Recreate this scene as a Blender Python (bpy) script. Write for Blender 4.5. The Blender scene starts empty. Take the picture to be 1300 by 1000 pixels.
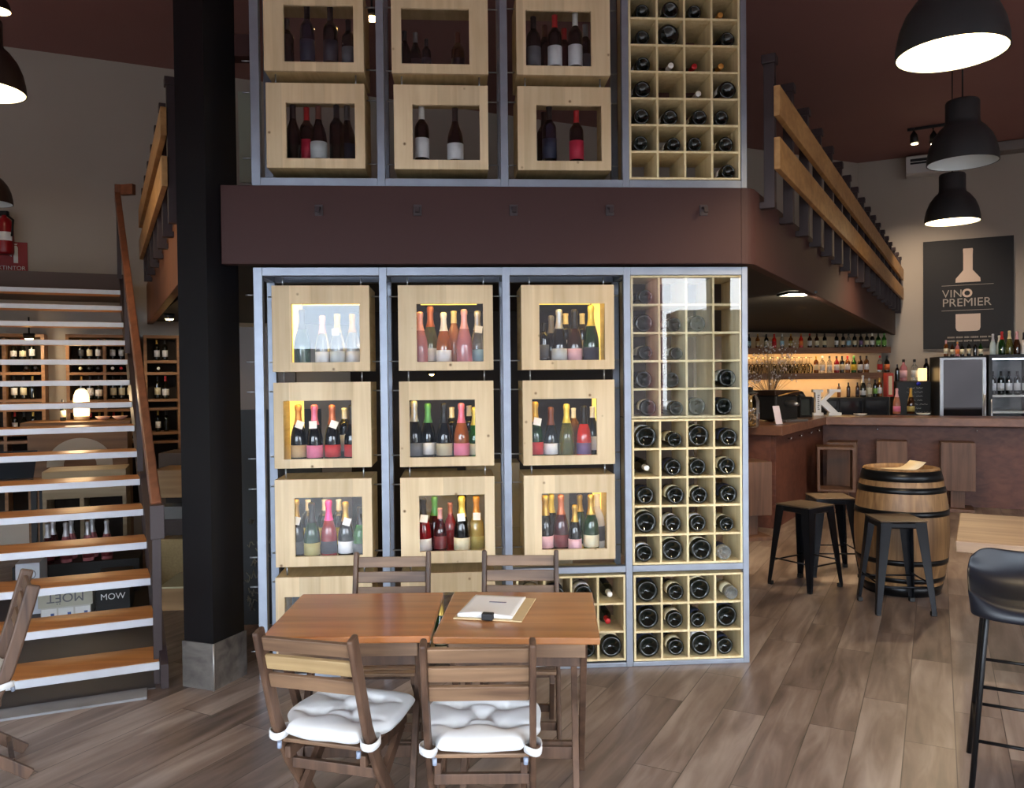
import bpy, bmesh, math, random
from mathutils import Vector, Matrix
random.seed(7)
S = bpy.context.scene
COL = S.collection
PI = math.pi
R = math.radians

# ---------------------------------------------------------------- camera
F, EYE = 1030.0, 1.62
PITCH, ROLL, YAW = 0.01816, -0.01065, 0.06863
fw = Vector((math.sin(YAW)*math.cos(PITCH), math.cos(YAW)*math.cos(PITCH), -math.sin(PITCH)))
rt = fw.cross(Vector((0, 0, 1))).normalized()
up = rt.cross(fw)
RT = math.cos(ROLL)*rt + math.sin(ROLL)*up
UP = -math.sin(ROLL)*rt + math.cos(ROLL)*up
cam = bpy.data.objects.new('camera', bpy.data.cameras.new('camera'))
COL.objects.link(cam)
M = Matrix((RT, UP, -fw)).transposed().to_4x4()
M.translation = (0, 0, EYE)
cam.matrix_world = M
cam.data.sensor_fit = 'HORIZONTAL'
cam.data.sensor_width = 36.0
cam.data.lens = F*36.0/1300.0
cam.data.clip_start = 0.05
S.camera = cam
E0 = Vector((0, 0, EYE))

# survey helpers: where a sight line meets a known plane of the room
def sight(px, py):
    return (fw*F + RT*(px-650) - UP*(py-500))/F
def on_y(px, py, y):
    d = sight(px, py); return E0 + d*(y/d.y)
def on_z(px, py, z):
    d = sight(px, py); return E0 + d*((z-EYE)/d.z)
def on_v(px, py, p0, ang):
    d = sight(px, py); n = Vector((-math.sin(ang), math.cos(ang)))
    t = (p0[0]*n.x + p0[1]*n.y)/(d.x*n.x + d.y*n.y); return E0 + d*t
def at_d(px, py, D):
    return E0 + sight(px, py)*D

# ---------------------------------------------------------------- materials
def lin(c):
    def f(u):
        u /= 255.0
        return u/12.92 if u <= 0.04045 else ((u+0.055)/1.055)**2.4
    return (f(c[0]), f(c[1]), f(c[2]), 1.0)
MATS = {}
def pm(name, rgb, rough=0.5, metal=0.0, spec=0.5, trans=0.0, noise=0.0, nscale=8.0, bump=0.0, emit=None, estr=0.0, sheen=0.0, coat=0.0):
    if name in MATS: return MATS[name]
    m = bpy.data.materials.new(name); m.use_nodes = True
    nt = m.node_tree; b = nt.nodes['Principled BSDF']
    b.inputs['Base Color'].default_value = lin(rgb)
    b.inputs['Roughness'].default_value = rough
    b.inputs['Metallic'].default_value = metal
    b.inputs['Specular IOR Level'].default_value = spec
    b.inputs['Transmission Weight'].default_value = trans
    b.inputs['Coat Weight'].default_value = coat
    if sheen: b.inputs['Sheen Weight'].default_value = sheen
    if emit:
        b.inputs['Emission Color'].default_value = lin(emit); b.inputs['Emission Strength'].default_value = estr
    if noise or bump:
        tc = nt.nodes.new('ShaderNodeTexCoord'); n = nt.nodes.new('ShaderNodeTexNoise')
        n.inputs['Scale'].default_value = nscale; n.inputs['Detail'].default_value = 5
        nt.links.new(tc.outputs['Object'], n.inputs['Vector'])
        if noise:
            mx = nt.nodes.new('ShaderNodeMix'); mx.data_type = 'RGBA'
            c = lin(rgb)
            mx.inputs[6].default_value = tuple(max(0, v*(1-noise)) for v in c[:3])+(1,)
            mx.inputs[7].default_value = tuple(min(1, v*(1+noise)) for v in c[:3])+(1,)
            nt.links.new(n.outputs['Fac'], mx.inputs[0]); nt.links.new(mx.outputs[2], b.inputs['Base Color'])
        if bump:
            bp = nt.nodes.new('ShaderNodeBump'); bp.inputs['Strength'].default_value = bump; bp.inputs['Distance'].default_value = 0.01
            nt.links.new(n.outputs['Fac'], bp.inputs['Height']); nt.links.new(bp.outputs['Normal'], b.inputs['Normal'])
    MATS[name] = m
    return m

def wood(name, dark, light, axis='x', scale=1.0, rough=0.5, knots=False, boards=0.0, baxis='z', coat=0.0, spec=0.4):
    """grain running along AXIS of the object; KNOTS adds pine knots; BOARDS = glued board width along BAXIS"""
    if name in MATS: return MATS[name]
    m = bpy.data.materials.new(name); m.use_nodes = True
    nt = m.node_tree; N = nt.nodes; L = nt.links; b = N['Principled BSDF']
    b.inputs['Roughness'].default_value = rough; b.inputs['Specular IOR Level'].default_value = spec
    b.inputs['Coat Weight'].default_value = coat; b.inputs['Coat Roughness'].default_value = 0.12
    tc = N.new('ShaderNodeTexCoord'); oi = N.new('ShaderNodeObjectInfo')
    add = N.new('ShaderNodeVectorMath'); add.operation = 'MULTIPLY_ADD'
    add.inputs[1].default_value = (1, 1, 1)
    rv = N.new('ShaderNodeCombineXYZ')
    mul = N.new('ShaderNodeMath'); mul.operation = 'MULTIPLY'; mul.inputs[1].default_value = 37.0
    L.new(oi.outputs['Random'], mul.inputs[0])
    for i in range(3): L.new(mul.outputs[0], rv.inputs[i])
    L.new(tc.outputs['Object'], add.inputs[0]); L.new(rv.outputs[0], add.inputs[2])
    mp = N.new('ShaderNodeMapping')
    s = {'x': (1.6, 26, 26), 'y': (26, 1.6, 26), 'z': (26, 26, 1.6)}[axis]
    mp.inputs['Scale'].default_value = tuple(v*scale for v in s)
    L.new(add.outputs[0], mp.inputs['Vector'])
    n1 = N.new('ShaderNodeTexNoise'); n1.inputs['Scale'].default_value = 1.0; n1.inputs['Detail'].default_value = 6; n1.inputs['Distortion'].default_value = 0.6
    L.new(mp.outputs[0], n1.inputs['Vector'])
    n2 = N.new('ShaderNodeTexNoise'); n2.inputs['Scale'].default_value = 2.2*scale; n2.inputs['Detail'].default_value = 3
    L.new(add.outputs[0], n2.inputs['Vector'])
    av = N.new('ShaderNodeMath'); av.operation = 'MULTIPLY_ADD'; av.inputs[1].default_value = 0.6
    L.new(n1.outputs['Fac'], av.inputs[0])
    h = N.new('ShaderNodeMath'); h.operation = 'MULTIPLY'; h.inputs[1].default_value = 0.4
    L.new(n2.outputs['Fac'], h.inputs[0]); L.new(h.outputs[0], av.inputs[2])
    cr = N.new('ShaderNodeValToRGB'); cr.color_ramp.elements[0].position = 0.36; cr.color_ramp.elements[1].position = 0.64
    cr.color_ramp.elements[0].color = lin(dark); cr.color_ramp.elements[1].color = lin(light)
    L.new(av.outputs[0], cr.inputs[0])
    out = cr.outputs[0]
    if boards:
        sx = N.new('ShaderNodeSeparateXYZ'); L.new(add.outputs[0], sx.inputs[0])
        dv = N.new('ShaderNodeMath'); dv.operation = 'DIVIDE'; dv.inputs[1].default_value = boards
        L.new(sx.outputs['XYZ'.index(baxis.upper())], dv.inputs[0])
        fl = N.new('ShaderNodeMath'); fl.operation = 'FLOOR'; L.new(dv.outputs[0], fl.inputs[0])
        wn = N.new('ShaderNodeTexWhiteNoise'); wn.noise_dimensions = '1D'; L.new(fl.outputs[0], wn.inputs['W'])
        mr = N.new('ShaderNodeMapRange'); mr.inputs['To Min'].default_value = 0.86; mr.inputs['To Max'].default_value = 1.08
        L.new(wn.outputs['Value'], mr.inputs['Value'])
        mm = N.new('ShaderNodeMix'); mm.data_type = 'RGBA'; mm.blend_type = 'MULTIPLY'; mm.inputs[0].default_value = 1
        cb = N.new('ShaderNodeCombineColor')
        for i in range(3): L.new(mr.outputs[0], cb.inputs[i])
        L.new(out, mm.inputs[6]); L.new(cb.outputs[0], mm.inputs[7]); out = mm.outputs[2]
    if knots:
        vo = N.new('ShaderNodeTexVoronoi'); vo.inputs['Scale'].default_value = 9.0; vo.inputs['Randomness'].default_value = 1.0
        L.new(add.outputs[0], vo.inputs['Vector'])
        k = N.new('ShaderNodeMapRange'); k.inputs['From Min'].default_value = 0.03; k.inputs['From Max'].default_value = 0.10
        k.inputs['To Min'].default_value = 1.0; k.inputs['To Max'].default_value = 0.0
        L.new(vo.outputs['Distance'], k.inputs['Value'])
        mk = N.new('ShaderNodeMix'); mk.data_type = 'RGBA'; mk.inputs[7].default_value = lin((112, 80, 48))
        L.new(k.outputs[0], mk.inputs[0]); L.new(out, mk.inputs[6]); out = mk.outputs[2]
    L.new(out, b.inputs['Base Color'])
    bp = N.new('ShaderNodeBump'); bp.inputs['Strength'].default_value = 0.12; bp.inputs['Distance'].default_value = 0.004
    L.new(n1.outputs['Fac'], bp.inputs['Height']); L.new(bp.outputs['Normal'], b.inputs['Normal'])
    MATS[name] = m
    return m

def pane_mat(name, tint=(255, 255, 255), rough=0.0, ior=1.5):
    """window glass: clear, with the mirror share that the angle gives"""
    if name in MATS: return MATS[name]
    m = bpy.data.materials.new(name); m.use_nodes = True
    nt = m.node_tree; N = nt.nodes; L = nt.links
    for n in list(N):
        if n.type == 'BSDF_PRINCIPLED': N.remove(n)
    out = [n for n in N if n.type == 'OUTPUT_MATERIAL'][0]
    tr = N.new('ShaderNodeBsdfTransparent'); tr.inputs[0].default_value = lin(tint)
    gl = N.new('ShaderNodeBsdfGlossy'); gl.inputs['Roughness'].default_value = rough
    fr = N.new('ShaderNodeFresnel'); fr.inputs['IOR'].default_value = ior
    mx = N.new('ShaderNodeMixShader')
    L.new(fr.outputs[0], mx.inputs[0]); L.new(tr.outputs[0], mx.inputs[1]); L.new(gl.outputs[0], mx.inputs[2])
    L.new(mx.outputs[0], out.inputs[0])
    MATS[name] = m
    return m
def glow(name, rgb, strength):
    if name in MATS: return MATS[name]
    m = bpy.data.materials.new(name); m.use_nodes = True
    nt = m.node_tree; b = nt.nodes['Principled BSDF']
    b.inputs['Base Color'].default_value = lin(rgb)
    b.inputs['Emission Color'].default_value = lin(rgb); b.inputs['Emission Strength'].default_value = strength
    MATS[name] = m
    return m

# ---------------------------------------------------------------- mesh builder
def rotz(a): return Matrix.Rotation(a, 4, 'Z')
class MB:
    def __init__(s): s.v = []; s.f = []; s.sm = []
    def add(s, vs, fs, smooth=False, m=None):
        o = len(s.v)
        for p in vs:
            p = Vector(p)
            s.v.append(m @ p if m is not None else p)
        for f in fs:
            s.f.append(tuple(i+o for i in f)); s.sm.append(smooth)
        return s
    def box(s, c, d, m=None):
        x, y, z = c; a, b, h = d[0]/2, d[1]/2, d[2]/2
        vs = [(x+i*a, y+j*b, z+k*h) for k in (-1, 1) for j in (-1, 1) for i in (-1, 1)]
        return s.add(vs, [(0, 2, 3, 1), (4, 5, 7, 6), (0, 1, 5, 4), (2, 6, 7, 3), (0, 4, 6, 2), (1, 3, 7, 5)], False, m)
    def lohi(s, lo, hi, m=None):
        return s.box([(a+b)/2 for a, b in zip(lo, hi)], [b-a for a, b in zip(lo, hi)], m)
    def bar(s, p, q, w, h, side=None, taper=1.0):
        """rectangular bar p->q, w along SIDE (default horizontal), h across"""
        p = Vector(p); q = Vector(q); d = (q-p).normalized()
        if side is None:
            side = d.cross(Vector((0, 0, 1)))
            if side.length < 1e-4: side = Vector((1, 0, 0))
        side = Vector(side); side = (side - d*side.dot(d)).normalized(); u = side.cross(d)
        vs = []
        for c, k in ((p, 1.0), (q, taper)):
            for i, j in ((-1, -1), (1, -1), (1, 1), (-1, 1)):
                vs.append(c + side*(i*w*k/2) + u*(j*h*k/2))
        return s.add(vs, [(3, 2, 1, 0), (4, 5, 6, 7), (0, 1, 5, 4), (1, 2, 6, 5), (2, 3, 7, 6), (3, 0, 4, 7)])
    def path(s, pts, w, h, side):
        """rectangular section swept along PTS in the plane square to SIDE"""
        pts = [Vector(p) for p in pts]; side = Vector(side).normalized(); vs = []; fs = []
        for i, p in enumerate(pts):
            a = pts[max(0, i-1)]; b = pts[min(len(pts)-1, i+1)]
            u = side.cross((b-a).normalized())
            for x, y in ((-1, -1), (1, -1), (1, 1), (-1, 1)): vs.append(p + side*(x*w/2) + u*(y*h/2))
        n = len(pts)
        for i in range(n-1):
            for k in range(4):
                a = i*4+k; b = i*4+(k+1) % 4; fs.append((a, b, b+4, a+4))
        fs += [(3, 2, 1, 0), tuple((n-1)*4+k for k in range(4))]
        return s.add(vs, fs)
    def tube(s, pts, r, seg=8):
        pts = [Vector(p) for p in pts]; n = len(pts); vs = []; fs = []
        for i, p in enumerate(pts):
            d = (pts[min(n-1, i+1)]-pts[max(0, i-1)]).normalized()
            a = d.cross(Vector((0, 0, 1)))
            if a.length < 0.05: a = d.cross(Vector((0, 1, 0)))
            a.normalize(); b = d.cross(a)
            rr = r[i] if isinstance(r, (list, tuple)) else r
            for k in range(seg):
                t = 2*PI*k/seg; vs.append(p + a*(rr*math.cos(t)) + b*(rr*math.sin(t)))
        for i in range(n-1):
            for k in range(seg):
                a = i*seg+k; b = i*seg+(k+1) % seg; fs.append((a, b, b+seg, a+seg))
        s.add(vs, fs, True)
        o = len(s.v)-n*seg
        s.f += [tuple(o+k for k in reversed(range(seg))), tuple(o+(n-1)*seg+k for k in range(seg))]; s.sm += [False, False]
        return s
    def lathe(s, prof, seg=16, m=None, smooth=True, arc=None, start=0.0):
        """PROF: (r, z) pairs; ARC < 2pi leaves an open band"""
        vs = []; fs = []; full = arc is None; A = 2*PI if full else arc; k = seg if full else seg+1
        for r, z in prof:
            for i in range(k):
                t = start + A*i/seg; vs.append((r*math.cos(t), r*math.sin(t), z))
        for j in range(len(prof)-1):
            for i in range(seg):
                a = j*k+i; b = j*k+((i+1) % k if full else i+1); fs.append((a, b, b+k, a+k))
        return s.add(vs, fs, smooth, m)
    def prism(s, poly, z0, z1, m=None):
        n = len(poly); vs = [(x, y, z0) for x, y in poly]+[(x, y, z1) for x, y in poly]
        fs = [tuple(reversed(range(n))), tuple(range(n, 2*n))]+[(i, (i+1) % n, n+(i+1) % n, n+i) for i in range(n)]
        return s.add(vs, fs, False, m)
    def ring(s, o, i, y0, y1, m=None):
        """rectangular ring in x,z (o, i = x0,z0,x1,z1) from y0 to y1: one connected piece"""
        def c(r): return [(r[0], r[1]), (r[2], r[1]), (r[2], r[3]), (r[0], r[3])]
        vs = [(x, y, z) for y in (y0, y1) for r in (o, i) for x, z in c(r)]
        fs = []
        for k in range(4):
            n = (k+1) % 4
            fs += [(k, n, 4+n, 4+k), (8+n, 8+k, 12+k, 12+n), (n, k, 8+k, 8+n), (4+k, 4+n, 12+n, 12+k)]
        return s.add(vs, fs, False, m)
    def mesh(s, name):
        me = bpy.data.meshes.new(name)
        me.from_pydata([tuple(p) for p in s.v], [], s.f)
        me.polygons.foreach_set('use_smooth', s.sm)
        bm = bmesh.new(); bm.from_mesh(me); bmesh.ops.recalc_face_normals(bm, faces=bm.faces); bm.to_mesh(me); bm.free()
        return me
    def build(s, name, mat, parent=None, bevel=0.0, world=False, seg=2, **props):
        """link as ONE object; WORLD: vertices are given in room coordinates although PARENT stands elsewhere"""
        if world and parent is not None:
            inv = (Matrix.Translation(parent.location) @ parent.rotation_euler.to_matrix().to_4x4()).inverted()
            s.v = [inv @ p for p in s.v]
        o = bpy.data.objects.new(name, s.mesh(name)); COL.objects.link(o)
        o.data.materials.append(mat)
        if parent is not None: o.parent = parent
        if bevel:
            b = o.modifiers.new('bevel', 'BEVEL'); b.width = bevel; b.segments = seg; b.limit_method = 'ANGLE'; b.angle_limit = R(40)
        for k, v in props.items(): o[k] = v
        return o
    def structure(s, name, mat, bevel=0.0): return s.build(name, mat, None, bevel, kind='structure')

def thing(name, label, cat, loc=(0, 0, 0), rz=0.0, group=None):
    o = bpy.data.objects.new(name, None); COL.objects.link(o)
    o.location = loc; o.rotation_euler = (0, 0, rz); o.empty_display_size = 0.05
    o['label'] = label; o['category'] = cat
    if group: o['group'] = group
    return o
def tag(o, label, cat, group=None):
    o['label'] = label; o['category'] = cat
    if group: o['group'] = group
    return o
def copy_thing(root):
    """a thing and each of its parts (two levels), sharing mesh data"""
    r = root.copy(); COL.objects.link(r)
    for ch in root.children:
        c = ch.copy(); COL.objects.link(c); c.parent = r
        for g in ch.children:
            d = g.copy(); COL.objects.link(d); d.parent = c
    return r
def text(body, size, mat, name, parent, m, bold=0.0, align='LEFT', extrude=0.0008, space=1.0):
    cu = bpy.data.curves.new(name, 'FONT'); cu.body = body; cu.size = size; cu.offset = bold; cu.extrude = extrude
    cu.align_x = align; cu.space_character = space
    t = bpy.data.objects.new(name, cu); COL.objects.link(t)
    bpy.context.view_layer.update()
    me = bpy.data.meshes.new_from_object(t.evaluated_get(bpy.context.evaluated_depsgraph_get()))
    COL.objects.unlink(t); bpy.data.objects.remove(t)
    me.transform(m); me.materials.clear(); me.materials.append(mat)
    o = bpy.data.objects.new(name, me); COL.objects.link(o)
    if parent is not None: o.parent = parent
    return o
ORD = ['first', 'second', 'third', 'fourth', 'fifth', 'sixth', 'seventh', 'eighth', 'ninth', 'tenth', 'eleventh', 'twelfth', 'thirteenth', 'fourteenth', 'fifteenth', 'sixteenth', 'seventeenth', 'eighteenth', 'nineteenth', 'twentieth']

# materials used in many places
PINE = wood('pine', (200, 173, 134), (222, 199, 162), 'z', 0.9, 0.55, knots=True, boards=0.115, baxis='x')
PINE_IN = wood('pine_inside', (188, 160, 112), (216, 192, 142), 'y', 1.0, 0.6)
BIRCH = wood('birch_ply', (206, 184, 138), (230, 212, 168), 'z', 1.2, 0.55)
STEEL = pm('galvanised_steel', (146, 152, 164), 0.42, 0.7, noise=0.22, nscale=9)
ROD = pm('threaded_rod', (170, 172, 176), 0.35, 0.9)
BROWN = pm('brown_paint', (62, 38, 36), 0.6, spec=0.25, noise=0.06, nscale=3)
CEIL = pm('ceiling_brown', (146, 102, 97), 0.7, noise=0.08, nscale=1.2)
BLACKP = pm('black_paint', (10, 10, 14), 0.4, spec=0.3, noise=0.15, nscale=4)
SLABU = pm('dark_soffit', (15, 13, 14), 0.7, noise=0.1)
DKSTEEL = pm('dark_brown_steel', (52, 40, 42), 0.5, 0.1, noise=0.1)
WHITE = pm('white_paint', (235, 235, 235), 0.5, noise=0.03)
PAPER = pm('white_paper', (240, 240, 240), 0.7, noise=0.02)
BLACK = pm('matt_black', (16, 16, 18), 0.5, noise=0.1)
GLASS = pane_mat('pane_glass', ior=1.4)
# ---------------------------------------------------------------- setting
LW0, LWA = (-3.02, 9.04), R(20.5)          # wall on the left wing
RW0, RWA = (6.20, 12.70), R(-31.0)         # wall on the right wing
CZ = 5.0
def wline(p0, a, t): return (p0[0]+math.cos(a)*t, p0[1]+math.sin(a)*t)
# corner of both walls
den = math.cos(LWA)*math.sin(RWA)-math.sin(LWA)*math.cos(RWA)
tt = ((RW0[0]-LW0[0])*math.sin(RWA)-(RW0[1]-LW0[1])*math.cos(RWA))/den
CORNER = wline(LW0, LWA, tt)

def floor_mat():
    m = bpy.data.materials.new('wood_look_tiles'); m.use_nodes = True
    nt = m.node_tree; N = nt.nodes; L = nt.links; b = N['Principled BSDF']
    tc = N.new('ShaderNodeTexCoord'); mp = N.new('ShaderNodeMapping')
    mp.inputs['Rotation'].default_value = (0, 0, R(-58.4)); mp.inputs['Location'].default_value = (0.31, 0.07, 0)
    L.new(tc.outputs['Object'], mp.inputs['Vector'])
    br = N.new('ShaderNodeTexBrick'); br.offset = 0.38; br.squash = 1.0
    br.inputs['Scale'].default_value = 1.0; br.inputs['Brick Width'].default_value = 1.18; br.inputs['Row Height'].default_value = 0.2
    br.inputs['Mortar Size'].default_value = 0.0022; br.inputs['Mortar Smooth'].default_value = 0.1; br.inputs['Bias'].default_value = 0.0
    br.inputs['Color1'].default_value = (0, 0, 0, 1); br.inputs['Color2'].default_value = (1, 1, 1, 1); br.inputs['Mortar'].default_value = (0.5, 0.5, 0.5, 1)
    L.new(mp.outputs[0], br.inputs['Vector'])
    # every tile shifts the grain
    sh = N.new('ShaderNodeVectorMath'); sh.operation = 'MULTIPLY_ADD'; sh.inputs[1].default_value = (7.3, 19.1, 0)
    L.new(br.outputs['Color'], sh.inputs[0]); L.new(mp.outputs[0], sh.inputs[2])
    st = N.new('ShaderNodeMapping'); st.inputs['Scale'].default_value = (1.6, 13, 1); L.new(sh.outputs[0], st.inputs['Vector'])
    n1 = N.new('ShaderNodeTexNoise'); n1.inputs['Scale'].default_value = 1.0; n1.inputs['Detail'].default_value = 7; n1.inputs['Distortion'].default_value = 0.9
    L.new(st.outputs[0], n1.inputs['Vector'])
    st2 = N.new('ShaderNodeMapping'); st2.inputs['Scale'].default_value = (0.9, 3.5, 1); L.new(sh.outputs[0], st2.inputs['Vector'])
    n2 = N.new('ShaderNodeTexNoise'); n2.inputs['Scale'].default_value = 1.4; n2.inputs['Detail'].default_value = 4
    L.new(st2.outputs[0], n2.inputs['Vector'])
    def mth(op, a, bb, c=None):
        q = N.new('ShaderNodeMath'); q.operation = op
        for i, x in enumerate((a, bb, c)):
            if x is None: continue
            if isinstance(x, (int, float)): q.inputs[i].default_value = x
            else: L.new(x, q.inputs[i])
        return q.outputs[0]
    sp = N.new('ShaderNodeSeparateColor'); L.new(br.outputs['Color'], sp.inputs[0])
    v = mth('MULTIPLY_ADD', n1.outputs['Fac'], 0.45, mth('MULTIPLY_ADD', n2.outputs['Fac'], 0.42, mth('MULTIPLY', sp.outputs[0], 0.16)))
    cr = N.new('ShaderNodeValToRGB'); e = cr.color_ramp.elements
    e[0].position = 0.34; e[0].color = lin((80, 67, 60)); e[1].position = 0.68; e[1].color = lin((160, 144, 134))
    x = e.new(0.5); x.color = lin((122, 104, 94))
    L.new(v, cr.inputs[0])
    mx = N.new('ShaderNodeMix'); mx.data_type = 'RGBA'; mx.inputs[7].default_value = lin((78, 66, 58))
    L.new(br.outputs['Fac'], mx.inputs[0]); L.new(cr.outputs[0], mx.inputs[6]); L.new(mx.outputs[2], b.inputs['Base Color'])
    b.inputs['Roughness'].default_value = 0.36; b.inputs['Specular IOR Level'].default_value = 0.45
    bp = N.new('ShaderNodeBump'); bp.inputs['Strength'].default_value = 0.25; bp.inputs['Distance'].default_value = 0.003; bp.invert = True
    L.new(br.outputs['Fac'], bp.inputs['Height']); L.new(bp.outputs['Normal'], b.inputs['Normal'])
    return m
MB().lohi((-8, -3.0, -0.12), (11, 14.5, 0)).structure('floor', floor_mat())
MB().lohi((-8, -3.0, CZ), (11, 14.5, CZ+0.15)).structure('ceiling', CEIL)
WALLM = pm('plaster_warm_white', (178, 168, 156), 0.85, noise=0.04, nscale=2, bump=0.05)
def wall(name, a, b, z0, z1, mat, th=0.15):
    a = Vector((a[0], a[1], 0)); b = Vector((b[0], b[1], 0)); d = (b-a).normalized(); n = Vector((-d.y, d.x, 0))
    return MB().prism([(a.x, a.y), (b.x, b.y), ((b+n*th).x, (b+n*th).y), ((a+n*th).x, (a+n*th).y)], z0, z1).structure(name, mat)
wall('wall_left', wline(LW0, LWA, -5.2), CORNER, 0, CZ, WALLM)
wall('wall_right', CORNER, wline(RW0, RWA, 4.4), 0, CZ, WALLM)
# shop front behind the viewer: piers and lintel around the open glazing bays, a side wall at each end
wall('wall_side_left', (-7.6, -2.9), wline(LW0, LWA, -5.0), 0, CZ, WALLM)
wall('wall_side_right', wline(RW0, RWA, 4.3), (10.6, -2.9), 0, CZ, WALLM)
FRONT = MB()
FRONT.lohi((-7.6, -3.0, 3.1), (10.6, -2.8, CZ))
FRONT.structure('wall_front', WALLM)
for i, x in enumerate((-7.4, -3.9, 3.9, 7.2, 10.4)):
    MB().lohi((x-0.15, -3.0, 0), (x+0.15, -2.8, 3.1)).structure('wall_pier_%d' % (i+1), BLACKP)

# street outside, met only in the panes' mirror images
ASPH = pm('asphalt', (62, 62, 64), 0.9, noise=0.15)
MB().lohi((-40, -40, -0.25), (40, -3.0, -0.13)).structure('ground_street', ASPH)
MB().lohi((7.9, -26, -0.13), (8.5, -24, 7.5)).structure('wall_house_pink', pm('pink_render', (140, 92, 90), 0.9, noise=0.1))
MB().lohi((9.2, -26, -0.13), (24, -24, 4.4)).structure('wall_house_cream', pm('cream_render', (136, 130, 112), 0.9, noise=0.1))
MB().lohi((-30, -28, -0.13), (-2.2, -26, 3.0)).structure('wall_house_grey', pm('grey_render', (120, 124, 128), 0.9, noise=0.3, nscale=0.6))
MB().lohi((-2.2, -26, -0.13), (7.9, -24, 9.0)).structure('wall_house_dark', pm('dark_render', (92, 84, 84), 0.9, noise=0.5, nscale=0.5))
MB().lohi((-16, -14.2, -0.13), (2.0, -13.6, 1.15)).structure('wall_car_standin', pm('car_standin_dark', (58, 60, 66), 0.6, noise=0.5, nscale=0.8))  # low dark slab added in place of parked cars, for the mirror images

# mezzanine
RE0 = Vector((1.685, 4.47, 0)); REd = Vector((math.sin(R(33.6)), math.cos(R(33.6)), 0))     # right edge of the mezzanine
la = on_z(207, 133, 3.27); lb = on_z(178, 265, 3.27)                                       # left railing line
LEd = (lb-la); LEd.z = 0; LEd.normalize()
LEn = Vector((LEd.y, -LEd.x, 0))                                                            # towards the mezzanine
LE0 = Vector((la.x, la.y, 0)) + LEn*0.09
LE_front = LE0 + LEd*((4.47-LE0.y)/LEd.y)
def tat(p, d, q0, ang):       # where line p+d*t meets a wall line
    n = Vector((-math.sin(ang), math.cos(ang)))
    return ((q0[0]-p.x)*n.x + (q0[1]-p.y)*n.y)/(d.x*n.x+d.y*n.y)
RE1 = RE0 + REd*(tat(RE0, REd, RW0, RWA)-0.02)
LE1 = LE0 + LEd*(tat(LE0, LEd, LW0, LWA)-0.02)
MZ0, MZ1 = 2.25, 2.67
cor = Vector((CORNER[0], CORNER[1]-0.03, 0))
poly = [(-1.24, 4.50), (RE0.x-0.02, 4.50), (RE1.x-0.05, RE1.y-0.05), (cor.x, cor.y-0.05), (LE1.x+0.05, LE1.y-0.02), (LE_front.x+0.1, 4.66)]
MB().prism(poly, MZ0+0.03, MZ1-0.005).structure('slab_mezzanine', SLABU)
MB().lohi((-1.24, 4.43, MZ0), (RE0.x-0.091, 4.50, MZ1), None).structure('beam_front', BROWN, bevel=0.004)
def fascia(name, p, q, n, mat, th=0.06, z0=MZ0, z1=MZ1):
    MB().prism([(p.x, p.y), (q.x, q.y), ((q+n*th).x, (q+n*th).y), ((p+n*th).x, (p+n*th).y)], z0, z1).structure(name, mat, bevel=0.003)
REn = Vector((REd.y, -REd.x, 0))
# the front beam runs round into the right-hand edge in a short curve
cv = MB(); pts = []
c0 = Vector((RE0.x-0.091, 4.43, 0))
for k in range(7):
    t = k/6.0; a = R(56.4)*t
    pts.append((c0.x+0.12*math.sin(a), 4.43+0.12*(1-math.cos(a))))
e = Vector((pts[-1][0], pts[-1][1], 0))
inner = [(x-0.07*math.sin(R(56.4)*k/6.0)*0.9-0.0, y+0.07*math.cos(R(56.4)*k/6.0)) for k, (x, y) in enumerate(pts)]
cv.prism(pts+list(reversed(inner)), MZ0, MZ1); cv.structure('beam_corner', BROWN)
tE = tat(e, REd, RW0, RWA)-0.02
fascia('beam_right', e, e+REd*tE, -REn, BROWN)
lf = LE_front + LEd*0.22
FASC = wood('fascia_wood', (98, 62, 46), (128, 84, 60), 'z', 0.8, 0.5)
fascia('beam_left', lf, LE1, LEn, FASC)
# landing at the stair head
st = on_z(157, 358, 2.6)
RUN = Vector((-0.1081, 0.2413, 0)); RISE = 0.168; T1 = Vector((-1.5995, 4.4239, 0.1364)); TD = Vector((math.cos(R(19.8)), math.sin(R(19.8)), 0))
LT = T1 + RUN*15; LT.z = 0
a = LT + TD*0.06; b2 = LT - TD*2.2
w1 = Vector((*wline(LW0, LWA, tat(a, RUN, LW0, LWA)*0-0.6), 0))
dn = Vector((-TD.y, TD.x, 0))
def to_wall(p): return p + dn*(tat(p, dn, LW0, LWA)-0.02)
wa, wb = to_wall(a), to_wall(b2)
aa = a + TD*0.6
MB().prism([(b2.x, b2.y), (a.x, a.y), (wa.x, wa.y), (wb.x, wb.y)], 2.47, 2.665).structure('slab_landing', pm('landing_brown', (70, 52, 44), 0.6))

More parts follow.
